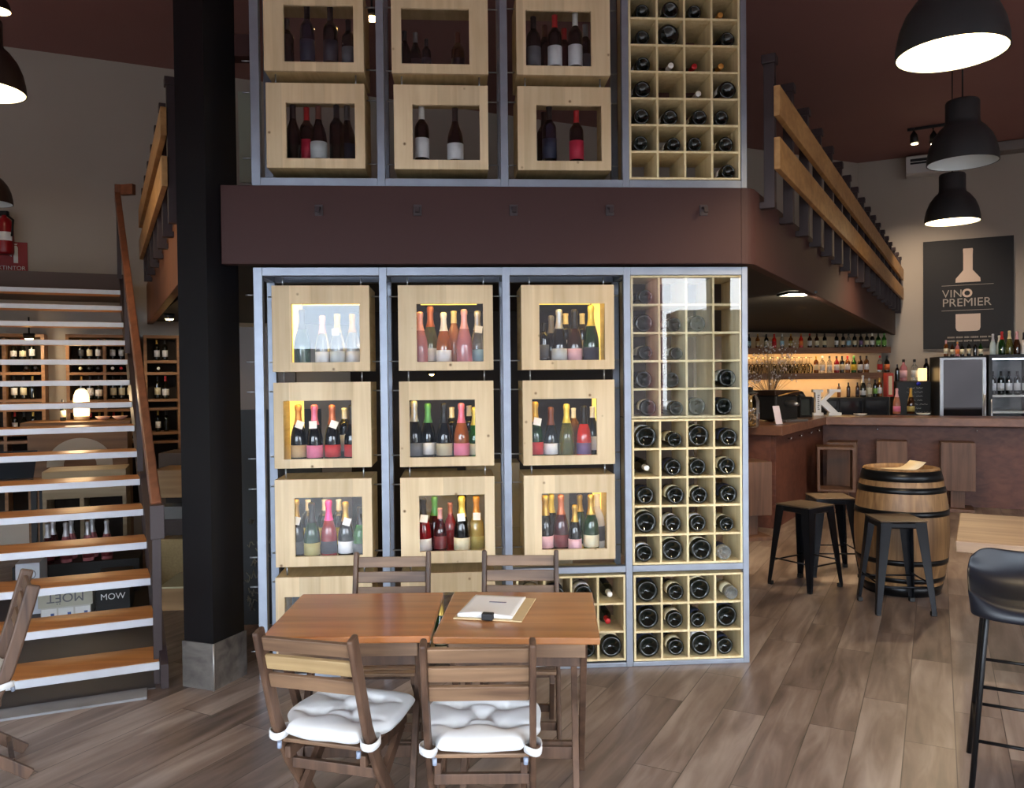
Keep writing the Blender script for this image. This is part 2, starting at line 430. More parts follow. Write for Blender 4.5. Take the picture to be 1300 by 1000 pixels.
# column: black square shaft on a tiled plinth
ca = R(-25); cu = Vector((math.sin(R(25)), math.cos(R(25)), 0)); cv_ = Vector((-math.cos(R(25)), math.sin(R(25)), 0))
cn = Vector((-1.286, 4.331, 0))
def sq(o, u, v, i): return [((o+u*i+v*i).x, (o+u*i+v*i).y)]
def rect(o, u, a_, v, b_, ins=0.0):
    return [((o+u*x+v*y).x, (o+u*x+v*y).y) for x, y in ((ins, ins), (a_-ins, ins), (a_-ins, b_-ins), (ins, b_-ins))]
MB().prism(rect(cn, cu, 0.26, cv_, 0.21, 0.008), 0.245, CZ).structure('pillar_shaft', BLACKP)
TILE = wood('grey_wood_tile', (64, 60, 58), (118, 112, 107), 'x', 0.5, 0.5)
pl = MB().prism(rect(cn, cu, 0.26, cv_, 0.21), 0, 0.245).structure('pillar_plinth', TILE)
MB().tube([(cn.x, cn.y-0.002, 0.0), (cn.x, cn.y-0.002, 0.247)], 0.005, 6).structure('trim_plinth', pm('alu_trim', (190, 188, 182), 0.35, 0.8))
p0 = on_y(262, 62, 4.62); p1 = on_y(322, 62, 4.62)
MB().lohi((p0.x, 4.56, p0.z-0.06), (p1.x+0.02, 4.66, p0.z+0.06)).structure('beam_tie', BROWN)
# upstairs wall piece with a pale glazed door behind the column
def wallrect(px0, py0, px1, py1, w0, wa_, off):
    n = Vector((math.sin(wa_), -math.cos(wa_), 0))
    a = on_v(px0, py1, (w0[0]+n.x*off, w0[1]+n.y*off), wa_); b = on_v(px1, py0, (w0[0]+n.x*off, w0[1]+n.y*off), wa_)
    return a, b, n
def wallbox(px0, py0, px1, py1, w0, wa_, off=0.0, th=0.03):
    """a flat box on a wall: returns its room matrix and size; local x along the wall, y into the room (negative), z up"""
    n = Vector((math.sin(wa_), -math.cos(wa_), 0)); q = (w0[0]+n.x*off, w0[1]+n.y*off)
    a = on_v(px0, (py0+py1)/2, q, wa_); b = on_v(px1, (py0+py1)/2, q, wa_)
    zt = on_v((px0+px1)/2, py0, q, wa_).z; zb = on_v((px0+px1)/2, py1, q, wa_).z
    w = (Vector((b.x, b.y))-Vector((a.x, a.y))).length
    m = Matrix.Translation((a.x, a.y, zb)) @ rotz(wa_)
    return m, w, zt-zb
m, w, h = wallbox(303, 118, 322, 232, LW0, LWA, 0.03)
MB().lohi((0, -0.02, 0), (w, 0.02, h), m).structure('door_1', pm('pale_green_glass', (176, 184, 168), 0.3))
# ---------------------------------------------------------------- bottles
PROF = {   # (r, z) outlines: glass, and where foil and label sit; all stand on z = 0
 'champagne': dict(h=0.318, g=[(0.0, .026), (.016, .022), (.030, .004), (.037, 0), (.0435, .004), (.0445, .02), (.0445, .115), (.042, .145), (.036, .175), (.027, .205), (.0195, .232), (.0165, .252), (.0155, .29), (.0165, .296), (.0165, .312), (.012, .318), (0, .318)],
                   foil=[(.0262, .210), (.0202, .232), (.0174, .252), (.0168, .284), (.0190, .292), (.0196, .308), (.017, .318), (.010, .3215), (0, .3215)], lab=(.0450, .030, .098)),
 'burgundy': dict(h=0.296, g=[(0.0, .026), (.016, .022), (.029, .004), (.035, 0), (.0405, .004), (.0415, .02), (.0415, .135), (.038, .165), (.030, .190), (.020, .214), (.0155, .232), (.0145, .285), (.0155, .288), (.0155, .296), (0, .296)],
                  foil=[(.0163, .232), (.0152, .26), (.0152, .286), (.0163, .289), (.0163, .297), (.008, .2985), (0, .2985)], lab=(.0420, .045, .125)),
 'bordeaux': dict(h=0.302, g=[(0.0, .026), (.016, .022), (.028, .004), (.033, 0), (.0370, .004), (.0378, .02), (.0378, .188), (.0365, .204), (.031, .219), (.0205, .232), (.0152, .243), (.0142, .29), (.0152, .292), (.0152, .302), (0, .302)],
                  foil=[(.0160, .241), (.0150, .265), (.0150, .290), (.0160, .293), (.0160, .303), (.008, .3045), (0, .3045)], lab=(.0383, .055, .150)),
 'spirit': dict(h=0.285, g=[(0.0, .006), (.034, 0), (.0385, .004), (.039, .02), (.039, .165), (.036, .185), (.024, .205), (.0148, .222), (.0138, .272), (.0152, .274), (.0152, .285), (0, .285)],
                foil=[(.0158, .250), (.0158, .284), (.012, .288), (0, .288)], lab=(.0395, .045, .140)),
}
GCOL = {'dark': ((14, 18, 14), 0.0), 'black': ((9, 9, 11), 0.0), 'green': ((20, 62, 22), 0.35), 'bright_green': ((50, 130, 40), 0.5), 'olive': ((120, 118, 60), 0.55), 'clear': ((225, 228, 224), 0.85),
        'pink': ((226, 150, 158), 0.5), 'rose': ((222, 150, 120), 0.5), 'copper': ((176, 98, 56), 0.3), 'red': ((150, 22, 30), 0.25), 'bright_red': ((214, 44, 34), 0.2), 'wine': ((64, 16, 24), 0.1), 'gold': ((176, 150, 84), 0.0),
        'navy': ((16, 20, 34), 0.0), 'brown': ((60, 34, 18), 0.15), 'amber': ((140, 80, 26), 0.45), 'yellow': ((206, 168, 40), 0.4), 'pale': ((196, 214, 214), 0.1), 'white': ((226, 222, 220), 0.0)}
FCOL = {'gold': ((196, 158, 74), .6), 'yellow': ((226, 204, 96), .4), 'silver': ((196, 200, 206), .6), 'white': ((236, 232, 224), .1), 'cream': ((228, 214, 168), .1), 'black': ((20, 20, 22), .2), 'pink': ((224, 120, 150), .3), 'palepink': ((226, 168, 172), .3),
        'magenta': ((222, 60, 150), .3), 'red': ((190, 34, 38), .2), 'copper': ((190, 112, 80), .6), 'orange': ((214, 148, 70), .4), 'brown': ((110, 62, 50), .3), 'green': ((92, 158, 92), .3), 'dark': ((34, 32, 34), .3), 'grey': ((120, 118, 120), .4), 'blue': ((60, 80, 170), .3)}
LCOL = {'white': (226, 226, 228), 'cream': (222, 212, 180), 'tan': (190, 160, 116), 'pink': (220, 120, 150), 'palepink': (226, 178, 186), 'red': (190, 36, 44), 'gold': (170, 156, 92), 'beige': (176, 166, 140), 'grey': (92, 94, 100), 'dark': (44, 40, 52), 'purple': (110, 84, 128),
        'silver': (196, 200, 200), 'navy': (34, 40, 62), 'blue': (150, 190, 214), 'orange': (226, 120, 60), 'green': (120, 170, 80), 'redpink': (200, 40, 70), 'yellow': (226, 200, 70), 'darkred': (110, 36, 44)}
def gmat(k):
    c, t = GCOL[k]; return pm('bottle_glass_'+k, c, 0.06, 0, 0.6, trans=t)
def fmat(k):
    c, mt = FCOL[k]; return pm('foil_'+k, c, 0.35, mt, noise=0.08, nscale=40)
def lmat(k):
    return pm('label_'+k, LCOL[k], 0.6, noise=0.10, nscale=70)
MESH = {}
def bmesh_of(shape, part, mat, seg):
    key = (shape, part, mat.name, seg)
    if key not in MESH:
        P = PROF[shape]
        if part == 'glass': mb = MB().lathe(P['g'], seg)
        elif part == 'foil': mb = MB().lathe(P['foil'], seg)
        elif part == 'label':
            r, a, b = P['lab']; mb = MB().lathe([(r-.0012, a), (r, a+.0004), (r, b-.0004), (r-.0012, b)], seg, arc=R(210), start=R(165))
        elif part == 'tag':
            mb = MB().box((0, 0, 0), (.042, .0012, .042))
        me = mb.mesh('bottle_'+part); me.materials.append(mat); MESH[key] = me
    return MESH[key]
def bottle(loc, label, shape='bordeaux', glass='dark', foil=None, lab=None, h=None, rz=0.0, tagged=None, group=None, cat='bottle', name='wine_bottle', seg=14, wide=1.0, rot=None):
    P = PROF[shape]
    o = bpy.data.objects.new(name, bmesh_of(shape, 'glass', gmat(glass), seg)); COL.objects.link(o)
    s = (h/P['h']) if h else 1.0
    o.location = loc; o.scale = (s*wide, s*wide, s)
    o.rotation_euler = rot if rot is not None else (0, 0, rz)
    tag(o, label, cat, group)
    def part(nm, me):
        c = bpy.data.objects.new(nm, me); COL.objects.link(c); c.parent = o; return c
    if foil: part('foil_capsule', bmesh_of(shape, 'foil', fmat(foil), seg))
    if lab: part('label', bmesh_of(shape, 'label', lmat(lab), seg))
    if tagged is not None:
        t = part('price_tag', bmesh_of(shape, 'tag', PAPER, seg))
        t.location = (tagged*0.018, -0.042 if shape != 'bordeaux' else -0.036, P['h']*0.665); t.rotation_euler = (R(-14), R(25*tagged), 0)
    return o
# ---------------------------------------------------------------- steel display rack, boxes and cell racks
Y0 = 4.469
DEP = 0.36
def X(px, py=600): return on_y(px, py, Y0).x
def Zy(px, py): return on_y(px, py, Y0).z
PX = [(-1.085+0.0235), X(488, 520), X(644, 520), X(796.4, 420), 1.642-0.017]
PW = [.048, .042, .042, .038, .034]
def pr(i): return PX[i]+PW[i]/2
def pl_(i): return PX[i]-PW[i]/2
LEDM = glow('led_strip_warm', (255, 220, 110), 13.0)
WALLGLOW = glow('lit_wall_warm', (255, 228, 120), 0.42)  # stand-in glow for inner walls lit by the strips
def steel_rack(name, label, z0, z1, rails_px=(), right_cells=None):
    t = thing(name, label, 'display rack', (PX[0], Y0, z0), 0, 'galvanised steel display racks')
    w = 0.046
    for i, x in enumerate(PX):
        w = PW[i]
        for yy in (Y0+w/2, Y0+DEP-w/2):
            MB().lohi((x-w/2, yy-w/2, z0), (x+w/2, yy+w/2, z1)).build('post', STEEL, t, 0.003, world=True)
    w = .046; low = .026 if z0 < .1 else w
    for i in range(4):
        a, b = pr(i), pl_(i+1)
        for yy in (Y0+w/2, Y0+DEP-w/2):
            for za, zb in ((z1-w, z1), (z0, z0+low)):
                MB().lohi((a, yy-w/2, za), (b, yy+w/2, zb)).build('rail', STEEL, t, 0.003, world=True)
    for i, x in enumerate(PX):
        for za, zb in ((z1-w, z1), (z0, z0+low)):
            MB().lohi((x-PW[i]/2+.004, Y0+w+.003, za), (x+PW[i]/2-.004, Y0+DEP-w-.003, zb)).build('side_rail', STEEL, t, world=True)
    for i, zz in rails_px:
        MB().lohi((pr(i), Y0, zz-.018), (pl_(i+1), Y0+w, zz+.018)).build('rail', STEEL, t, 0.003, world=True)
    return t
ZM = Zy(826, 721.5)
steel_rack('steel_rack', 'lower galvanised steel display rack holding lit wooden boxes, standing on the floor', 0.0, 2.238, [(2, ZM), (3, ZM)])
ZU0 = 2.675
steel_rack('steel_rack', 'upper galvanised steel display rack standing on top of the brown beam', ZU0, 4.62)

ROWN = {'U2': 'upper row, upper rack', 'U1': 'lower row, upper rack', 'R1': 'top row, lower rack', 'R2': 'second row, lower rack', 'R3': 'third row, lower rack', 'R4': 'bottom row, lower rack'}
COLN = ['left', 'middle', 'third']
BOXD = 0.335
BOXES = {}
def display_box(row, c, o, wn, lit, back=False):
    """O, WN: outer and window rectangles of the front, as seen at the rack's front plane"""
    lft, top, rgt, bot = o
    x0, x1 = X(lft, (top+bot)/2), X(rgt, (top+bot)/2); z1, z0 = Zy((lft+rgt)/2, top), Zy((lft+rgt)/2, bot)
    wx0, wx1 = X(wn[0], (top+bot)/2), X(wn[2], (top+bot)/2); wz1, wz0 = Zy((lft+rgt)/2, wn[1]), Zy((lft+rgt)/2, wn[3])
    t = thing('display_box', 'pine display box with square window, %s box of the %s' % (COLN[c], ROWN[row]), 'display box', ((x0+x1)/2, Y0, z0), 0, 'pine display boxes on the steel racks')
    yf = Y0 + 0.004
    MB().ring((x0, z0, x1, z1), (wx0, wz0, wx1, wz1), yf, yf+0.022).build('front_panel', PINE, t, 0.002, world=True)
    th = 0.02
    MB().ring((x0+.0015, z0+.0015, x1-.0015, z1-.0015), (x0+th, z0+th, x1-th, z1-th), yf+0.0225, yf+BOXD).build('box_body', PINE_IN, t, world=True)
    MB().lohi((x0+th+.001, yf+0.0235, z0+th+.001), (x1-th-.001, yf+0.0275, z1-th-.001)).build('glass_pane', GLASS, t, world=True)
    if lit:
        MB().lohi((x0+th+.03, yf+.034, z1-th-.014), (x1-th-.03, yf+.046, z1-th-.003)).build('light_strip', LEDM, t, world=True)
        # added glowing sheets at the back stand in for lamplit inner walls and top
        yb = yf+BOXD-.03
        if c == 0 and row != 'R3': MB().lohi((x0+th+.004, yb, z0+th+.004), (x0+th+.085, yb+.01, z1-th-.004)).build('wall_glow', WALLGLOW, t, world=True)
        if c == 2: MB().lohi((x1-th-.055, yb, z0+th+.004), (x1-th-.004, yb+.01, z1-th-.004)).build('wall_glow', WALLGLOW, t, world=True)
        if row == 'R1': MB().lohi((x0+th+.09, yb+.012, z1-th-.06), (x1-th-.06, yb+.02, z1-th-.004)).build('wall_glow', WALLGLOW, t, world=True)
    ym = yf+0.12
    pa, pb = pr(c), pl_(c+1)
    for zz in (z0+0.055, z1-0.05):
        MB().tube([(pa+.003, ym, zz), (x0-.001, ym, zz)], 0.0045, 6).build('threaded_rod', ROD, t, world=True)
        MB().tube([(x1+.001, ym, zz), (pb-.003, ym, zz)], 0.0045, 6).build('threaded_rod', ROD, t, world=True)
        if c == 0:
            MB().tube([(pa-.049-.045, Y0+.02, zz), (pa-.0490, Y0+.02, zz)], 0.0045, 6).build('threaded_rod', ROD, t, world=True)
    BOXES[(row, c)] = (x0, x1, z0+th, z1-th, yf, t)
    return t
SPEC = {
 ('U2', 0): ((334, -17, 461, 90), (359.5, 5.6, 448.3, 78)), ('U2', 1): ((496.5, -14, 619.5, 93), (509.2, 10, 595.5, 80.7)), ('U2', 2): ((655.4, -12, 774.7, 95), (667.6, 12.7, 750.6, 83.2)),
 ('U1', 0): ((337.5, 105, 463, 213), (362.8, 130, 450.4, 200.5)), ('U1', 1): ((500, 107.5, 619.8, 214.5), (523.7, 132.5, 609, 202.5)), ('U1', 2): ((657.2, 109.5, 776, 215.7), (681.3, 133.2, 763.8, 203.8)),
 ('R1', 0): ((345, 362, 469, 471.5), (369.5, 385.3, 456.4, 459.7)), ('R1', 1): ((505.4, 361.6, 626, 470), (528.8, 385.3, 613.5, 459)), ('R1', 2): ((662, 361.3, 780, 469), (685, 385, 768, 457)),
 ('R2', 0): ((347.4, 485, 471, 594), (359.4, 508.5, 446.3, 582.5)), ('R2', 1): ((507, 483.6, 627, 592), (519.8, 507.5, 603.3, 580.2)), ('R2', 2): ((664, 482.3, 780.8, 590), (675.8, 506, 758, 578)),
 ('R3', 0): ((349, 608, 472.3, 719), (373.8, 631.5, 459.9, 706.2)), ('R3', 1): ((508.5, 605.5, 628.3, 715), (532.3, 628.7, 615.6, 700)), ('R3', 2): ((665.5, 602.7, 781.3, 711), (688, 626, 770.6, 697.5)),
 ('R4', 0): ((350, 732, 473, 838), (361.5, 757, 448, 824)), ('R4', 1): ((509, 727, 629, 836), (522, 752, 606, 822)),
}
for (r, c), (o, wn) in SPEC.items(): display_box(r, c, o, wn, r in ('R1', 'R2', 'R3'))
# threaded rods that hang one box from the next
for c in range(3):
    col = [k for k in ('U2', 'U1') if (k, c) in BOXES]; low = [k for k in ('R1', 'R2', 'R3', 'R4') if (k, c) in BOXES]
    for seq in (col, low):
        for a, b in zip(seq[:-1], seq[1:]):
            xa, xb, za, _, yf, t = BOXES[(a, c)]; zb = BOXES[(b, c)][3]+.02
            for x in (xa+.05, xb-.05):
                MB().tube([(x, yf+.05, za-.021), (x, yf+.05, zb+.001)], 0.0045, 6).build('hanging_rod', ROD, t, world=True)
        if seq and seq[0] == 'R1':
            xa, xb, _, z1, yf, t = BOXES[('R1', c)]
            for x in (xa+.05, xb-.05):
                MB().tube([(x, yf+.05, z1+.021), (x, yf+.05, 2.238-.05)], 0.0045, 6).build('hanging_rod', ROD, t, world=True)

# bottles in the boxes: (px x, px y of top, shape, glass, foil, label, tag, words[, depth])
DESC = {'champagne': 'sparkling bottle', 'burgundy': 'slope-shouldered bottle', 'bordeaux': 'wine bottle', 'spirit': 'bottle'}
BOT = {
 ('R1', 0): [(383, 393, 'champagne', 'green', 'dark', None, None), (409, 401, 'champagne', 'clear', 'palepink', 'white', None), (428, 399, 'champagne', 'clear', 'yellow', 'silver', -.3), (447, 399, 'champagne', 'clear', 'gold', 'white', None)],
 ('R1', 1): [(533, 396, 'champagne', 'pink', 'palepink', None, None), (546, 389, 'champagne', 'olive', 'copper', 'white', None), (563, 397, 'champagne', 'copper', 'white', 'white', None), (576, 395, 'burgundy', 'rose', 'cream', None, None, .22), (589, 393, 'champagne', 'pink', 'palepink', None, None), (606, 395, 'champagne', 'clear', 'silver', 'blue', .3)],
 ('R1', 2): [(690, 410, 'bordeaux', 'black', 'dark', 'grey', None), (699.5, 401, 'champagne', 'black', 'grey', 'dark', None, .21), (709.5, 393, 'champagne', 'black', 'silver', 'silver', None), (718, 398, 'bordeaux', 'black', 'cream', 'white', None, .25), (729, 393, 'champagne', 'brown', 'dark', 'palepink', None), (739, 398, 'bordeaux', 'black', 'cream', 'white', None, .25), (750, 388, 'champagne', 'green', 'yellow', 'navy', None)],
 ('R2', 0): [(378.5, 514, 'champagne', 'black', 'orange', 'tan', .8), (399, 514, 'champagne', 'black', 'pink', 'pink', -.1), (421.5, 514, 'champagne', 'black', 'copper', 'red', .8), (437, 518, 'bordeaux', 'black', 'white', 'white', None, .2), (446.5, 514, 'champagne', 'black', 'dark', 'red', None)],
 ('R2', 1): [(525.5, 509, 'champagne', 'black', 'silver', 'grey', None), (543, 512, 'champagne', 'black', 'green', 'white', None), (563.5, 512, 'champagne', 'black', 'dark', 'beige', None), (573.5, 517, 'bordeaux', 'black', 'white', None, None, .24), (585.5, 512, 'champagne', 'copper', 'pink', 'pink', None), (596, 515, 'bordeaux', 'black', 'white', 'cream', None, .24), (602.5, 517, 'champagne', 'bright_green', 'yellow', 'cream', None)],
 ('R2', 2): [(679, 510, 'champagne', 'green', 'gold', 'red', .5), (699, 517, 'champagne', 'black', 'brown', 'white', None), (719, 513, 'champagne', 'olive', 'yellow', None, None), (728, 518, 'bordeaux', 'amber', 'white', None, None, .25), (741, 515, 'champagne', 'bright_red', 'black', 'purple', None), (752, 516, 'burgundy', 'black', 'white', 'white', None, .2)],
 ('R3', 0): [(375.5, 634, 'champagne', 'black', 'gold', 'grey', .5), (391, 634, 'bordeaux', 'black', 'white', 'yellow', None, .25), (395.5, 638, 'champagne', 'green', 'black', 'gold', None), (412, 634, 'bordeaux', 'black', 'white', 'yellow', None, .25), (417, 635, 'champagne', 'red', 'magenta', 'dark', None), (430, 634, 'bordeaux', 'black', 'white', 'yellow', None, .25), (438.5, 637, 'champagne', 'black', 'gold', 'white', .7), (457, 643, 'champagne', 'bright_green', 'dark', 'grey', None)],
 ('R3', 1): [(537, 632, 'champagne', 'red', 'dark', 'white', .3), (551.5, 630, 'champagne', 'wine', 'green', None, None, .22), (558.5, 645, 'burgundy', 'wine', 'palepink', 'darkred', None), (571.5, 638, 'burgundy', 'red', 'copper', None, None, .21), (586, 630, 'champagne', 'black', 'yellow', 'cream', -.2), (604.5, 630, 'champagne', 'gold', 'orange', 'gold', .05)],
 ('R3', 2): [(692, 629, 'champagne', 'black', 'gold', 'palepink', None), (699.5, 627, 'champagne', 'black', 'yellow', None, None, .24), (712, 628, 'champagne', 'wine', 'copper', 'darkred', None), (729.5, 641, 'champagne', 'black', 'gold', 'palepink', None), (741, 628, 'champagne', 'green', 'gold', None, None, .24), (750, 628, 'champagne', 'green', 'gold', 'cream', None), (760, 627, 'burgundy', 'white', 'white', 'dark', None, .2)],
 ('R4', 0): [(378, 764, 'champagne', 'black', 'silver', 'white', None), (402, 764, 'champagne', 'green', 'gold', 'cream', None), (426, 764, 'champagne', 'black', 'red', 'white', None)],
 ('R4', 1): [(537, 758, 'champagne', 'black', 'orange', 'white', None), (560, 758, 'champagne', 'green', 'gold', 'cream', None), (584, 758, 'champagne', 'black', 'copper', 'white', None)],
 ('U2', 0): [(364, 25, 'bordeaux', 'black', 'dark', None, None), (389.5, 8, 'bordeaux', 'navy', 'black', 'navy', None), (419, 10, 'bordeaux', 'black', 'dark', 'dark', None), (442, 26, 'bordeaux', 'black', 'dark', 'grey', None)],
 ('U2', 1): [(513.5, 40, 'burgundy', 'black', 'dark', None, None), (527, 42, 'burgundy', 'black', 'grey', 'dark', None), (541, 50, 'bordeaux', 'black', 'dark', 'dark', None), (581, 42, 'bordeaux', 'brown', 'brown', 'dark', None, .24)],
 ('U2', 2): [(677, 22, 'bordeaux', 'black', 'dark', 'grey', None), (691.5, 33, 'bordeaux', 'black', 'brown', None, None, .22), (704, 20, 'bordeaux', 'black', 'red', 'white', None), (716, 37, 'bordeaux', 'wine', 'red', None, None, .23), (730, 17, 'bordeaux', 'black', 'white', 'white', None), (743, 32, 'bordeaux', 'black', 'silver', 'grey', None, .22)],
 ('U1', 0): [(371.5, 134, 'burgundy', 'black', 'dark', None, None), (389, 137, 'bordeaux', 'black', 'red', 'redpink', None), (404, 135, 'burgundy', 'black', 'brown', 'silver', None), (427, 134, 'bordeaux', 'black', 'dark', None, None), (440.5, 135, 'burgundy', 'black', 'grey', 'navy', None)],
 ('U1', 1): [(535, 136, 'bordeaux', 'black', 'white', 'white', None), (577.5, 138, 'burgundy', 'black', 'dark', 'white', None)],
 ('U1', 2): [(697, 136, 'bordeaux', 'navy', 'dark', 'navy', None), (690, 143, 'bordeaux', 'black', 'dark', None, None, .25), (731.5, 141, 'bordeaux', 'black', 'red', 'redpink', None)],
}
SHORT = {'U2': 'upper row of upper rack', 'U1': 'lower row of upper rack', 'R1': 'top row of lower rack', 'R2': 'second row of lower rack', 'R3': 'third row of lower rack', 'R4': 'bottom row of lower rack'}
for (r, c), lst in BOT.items():
    x0, x1, zf, zc, yf, _ = BOXES[(r, c)]
    done = []; at_y = {}
    for q in sorted(lst, key=lambda q: (q[7] if len(q) > 7 else .115)):
        px, py, shape = q[:3]; dp = q[7] if len(q) > 7 else 0.115
        for dd in (0, .025, -.03, .05, .075, .10, .125):
            y = yf+dp+dd; p = on_y(px, py, y); h = p.z-zf-.002
            wide = min(1.0, .318/h*1.02) if h > .33 else 1.0
            rr = (max(k[0] for k in PROF[shape]['g'])+.001)*h/PROF[shape]['h']*wide
            if y-rr < yf+.032 or y+rr > yf+BOXD-.032: continue
            px_ = min(max(p.x, x0+.022+rr), x1-.022-rr)
            if all(math.hypot(px_-a, y-b_) > rr+c_+.001 for a, b_, c_ in done): break
        done.append((px_, y, rr)); at_y[q] = (px_, y, h, wide)
    for i, q in enumerate(sorted(lst)):
        px, py, shape, gl, fo, la_, tg = q[:7]
        px_, y, h, wide = at_y[q]
        d = '%s-capsuled %s%s' % (fo, DESC[shape].replace('slope-shouldered bottle', 'bottle').replace('sparkling bottle', 'bottle').replace('wine bottle', 'bottle'), (' with %s label' % la_) if la_ else '')
        d = d.replace('palepink', 'pale-pink')
        bottle((px_, y, zf+.0015), '%s, %s from left, %s box, %s' % (d, ORD[i], COLN[c], SHORT[r]), shape, gl, fo, la_, h, 0, tg, 'bottles in the pine display boxes', seg=18, wide=wide)

# cell racks for bottles lying down
def cell_rack(label, l, r, rows, cols, depth=0.31, glass=False, zs=None, back=False, bay=3, zlim=(0, 9)):
    """ROWS: px y of the board centres from top to bottom at column l..r; returns the cell grid"""
    x0, x1 = X(l, (rows[0]+rows[-1])/2), X(r, (rows[0]+rows[-1])/2)
    z = [Zy((l+r)/2, y) for y in rows]
    x0, x1 = max(x0, pr(bay)+.0015), min(x1, pl_(bay+1)-.0015)
    z1, z0 = min(z[0], zlim[1]), max(z[-1], zlim[0]); b = 0.0125; yf = Y0+0.006
    t = thing('bottle_rack', label, 'bottle rack', ((x0+x1)/2, Y0, z0), 0, 'birch cell racks for bottles')
    MB().ring((x0, z0, x1, z1), (x0+b, z0+b, x1-b, z1-b), yf, yf+depth).build('frame', BIRCH, t, 0.0015, world=True)
    xs = [x0+b/2+(x1-x0-b)*i/cols for i in range(cols+1)]
    zz = [z1-b/2-(z1-z0-b)*i/(len(rows)-1) for i in range(len(rows))]
    for x in xs[1:-1]:
        MB().lohi((x-.006, yf+.001, z0+b), (x+.006, yf+depth-.002, z1-b)).build('divider', BIRCH, t, world=True)
    for k in zz[1:-1]:
        MB().lohi((x0+b, yf+.002, k-.006), (x1-b, yf+depth-.003, k+.006)).build('shelf_board', BIRCH, t, world=True)
    if back:
        MB().lohi((x0+b, yf+depth-.012, z0+b), (x1-b, yf+depth-.004, z1-b)).build('back_panel', BIRCH, t, world=True)
    if glass:
        MB().lohi((x0+.004, Y0+.0005, z0+.004), (x1-.004, Y0+.0045, z1-.004)).build('glass_pane', GLASS, t, world=True)
    return xs, zz, yf
def fill(grid, states, where, off=0):
    xs, zz, yf = grid
    for j, row in enumerate(states):
        for i, ch in enumerate(row):
            if ch == '.': continue
            xa, xb = xs[i]+.0065, xs[i+1]-.0065; zb = zz[j+1]+.0065
            shape = random.choice(['champagne', 'burgundy', 'bordeaux', 'bordeaux'])
            wide = 1.0
            if ch == 'B': shape, sc = random.choice(['burgundy', 'bordeaux', 'bordeaux']), random.uniform(1.05, 1.16)
            elif ch == 'C': shape, sc = 'champagne', random.uniform(1.04, 1.14)
            elif ch == 'M': shape, sc = 'champagne', 1.38
            elif ch == 'S': sc, shape = 0.92, 'bordeaux'
            else: shape, sc = random.choice(['bordeaux', 'burgundy']), 1.0
            P = PROF[shape]; rad = max(q[0] for q in P['g'])*sc
            if rad*2 > (xb-xa)-.004: sc *= ((xb-xa)-.004)/(2*rad); rad = max(q[0] for q in P['g'])*sc
            slack = (xb-xa)/2-rad-.002
            x = (xa+xb)/2 + random.uniform(-1, 1)*max(0, slack)*.8
            where2 = '%s cell, %s row of %s' % (ORD[i], ORD[j+off], where)
            nose = ch in 'wro'
            fo = {'w': 'white', 'r': 'red', 'o': 'orange'}.get(ch, random.choice(['dark', 'red', 'black', 'gold']))
            lab = 'white' if ch == 'w' else random.choice(['white', 'cream', 'navy'])
            gl = 'dark' if ch != 'X' else 'clear'
            if nose:
                y = yf + P['h']*sc + random.uniform(.03, .06); rot = (R(90), 0, 0)
                bottle((x, y, zb+rad+.001), 'lying bottle with %s capsule outward, %s' % (fo, where2), shape, gl, fo, lab, P['h']*sc, rot=rot, group='bottles in the cell racks')
            else:
                y = yf + random.uniform(.006, .03); rot = (R(-90), 0, 0)
                bottle((x, y, zb+rad+.001), '%s bottle lying base outward, %s' % ('clear' if ch == 'X' else 'dark', where2), shape, gl, None, lab, P['h']*sc, rot=rot, group='bottles in the cell racks', seg=20)
gE = cell_rack('birch cell rack of the upper steel rack, under the ceiling', 797.7, 940.3, [-46+34.2*i for i in range(9)], 4, zlim=(ZU0+.0475, 9))
fill(gE, ['BCBB', 'BCBo', 'BM.B', 'Bwro', 'B.wC', 'BBBB', 'BBBB', '...B'], 'the upper rack')
gA = cell_rack('birch cell rack behind mirroring glass, at the top of the lower steel rack', 801.5, 942.5, [348.8, 386, 423, 459.8, 495.5, 530.5], 4, glass=True, zlim=(0, 2.238-.0475))
fill(gA, ['B...', 'CBB.', 'BS..', 'CB.C', 'CBCC'], 'the glazed top cell rack')
gB = cell_rack('birch cell rack of five rows, between glazed rack and mid rail', 803, 943.5, [531.5, 570.5, 607, 643.6, 680, 717.3], 4, zlim=(ZM+.0195, Zy(873, 530.5)-.0015))
fill(gB, ['MBMC', 'wCBC', 'CCCC', 'MCCB', 'CMMX'], 'the middle cell rack')
gC = cell_rack('birch cell rack of three rows, standing below the mid rail beside the floor', 805, 945, [728.5, 764, 799.5, 837.5], 4, zlim=(.0275, ZM-.0195))
fill(gC, ['MCMX', 'MCCM', 'MCMC'], 'the lowest right rack')
gD = cell_rack('birch cell rack of three rows, partly hidden behind the table', 656, 796.3, [731.5, 768, 804, 841], 4, bay=2, zlim=(.0275, ZM-.0195))
fill(gD, ['CCCw', 'CCCr', 'CCCM'], 'the rack behind the table')
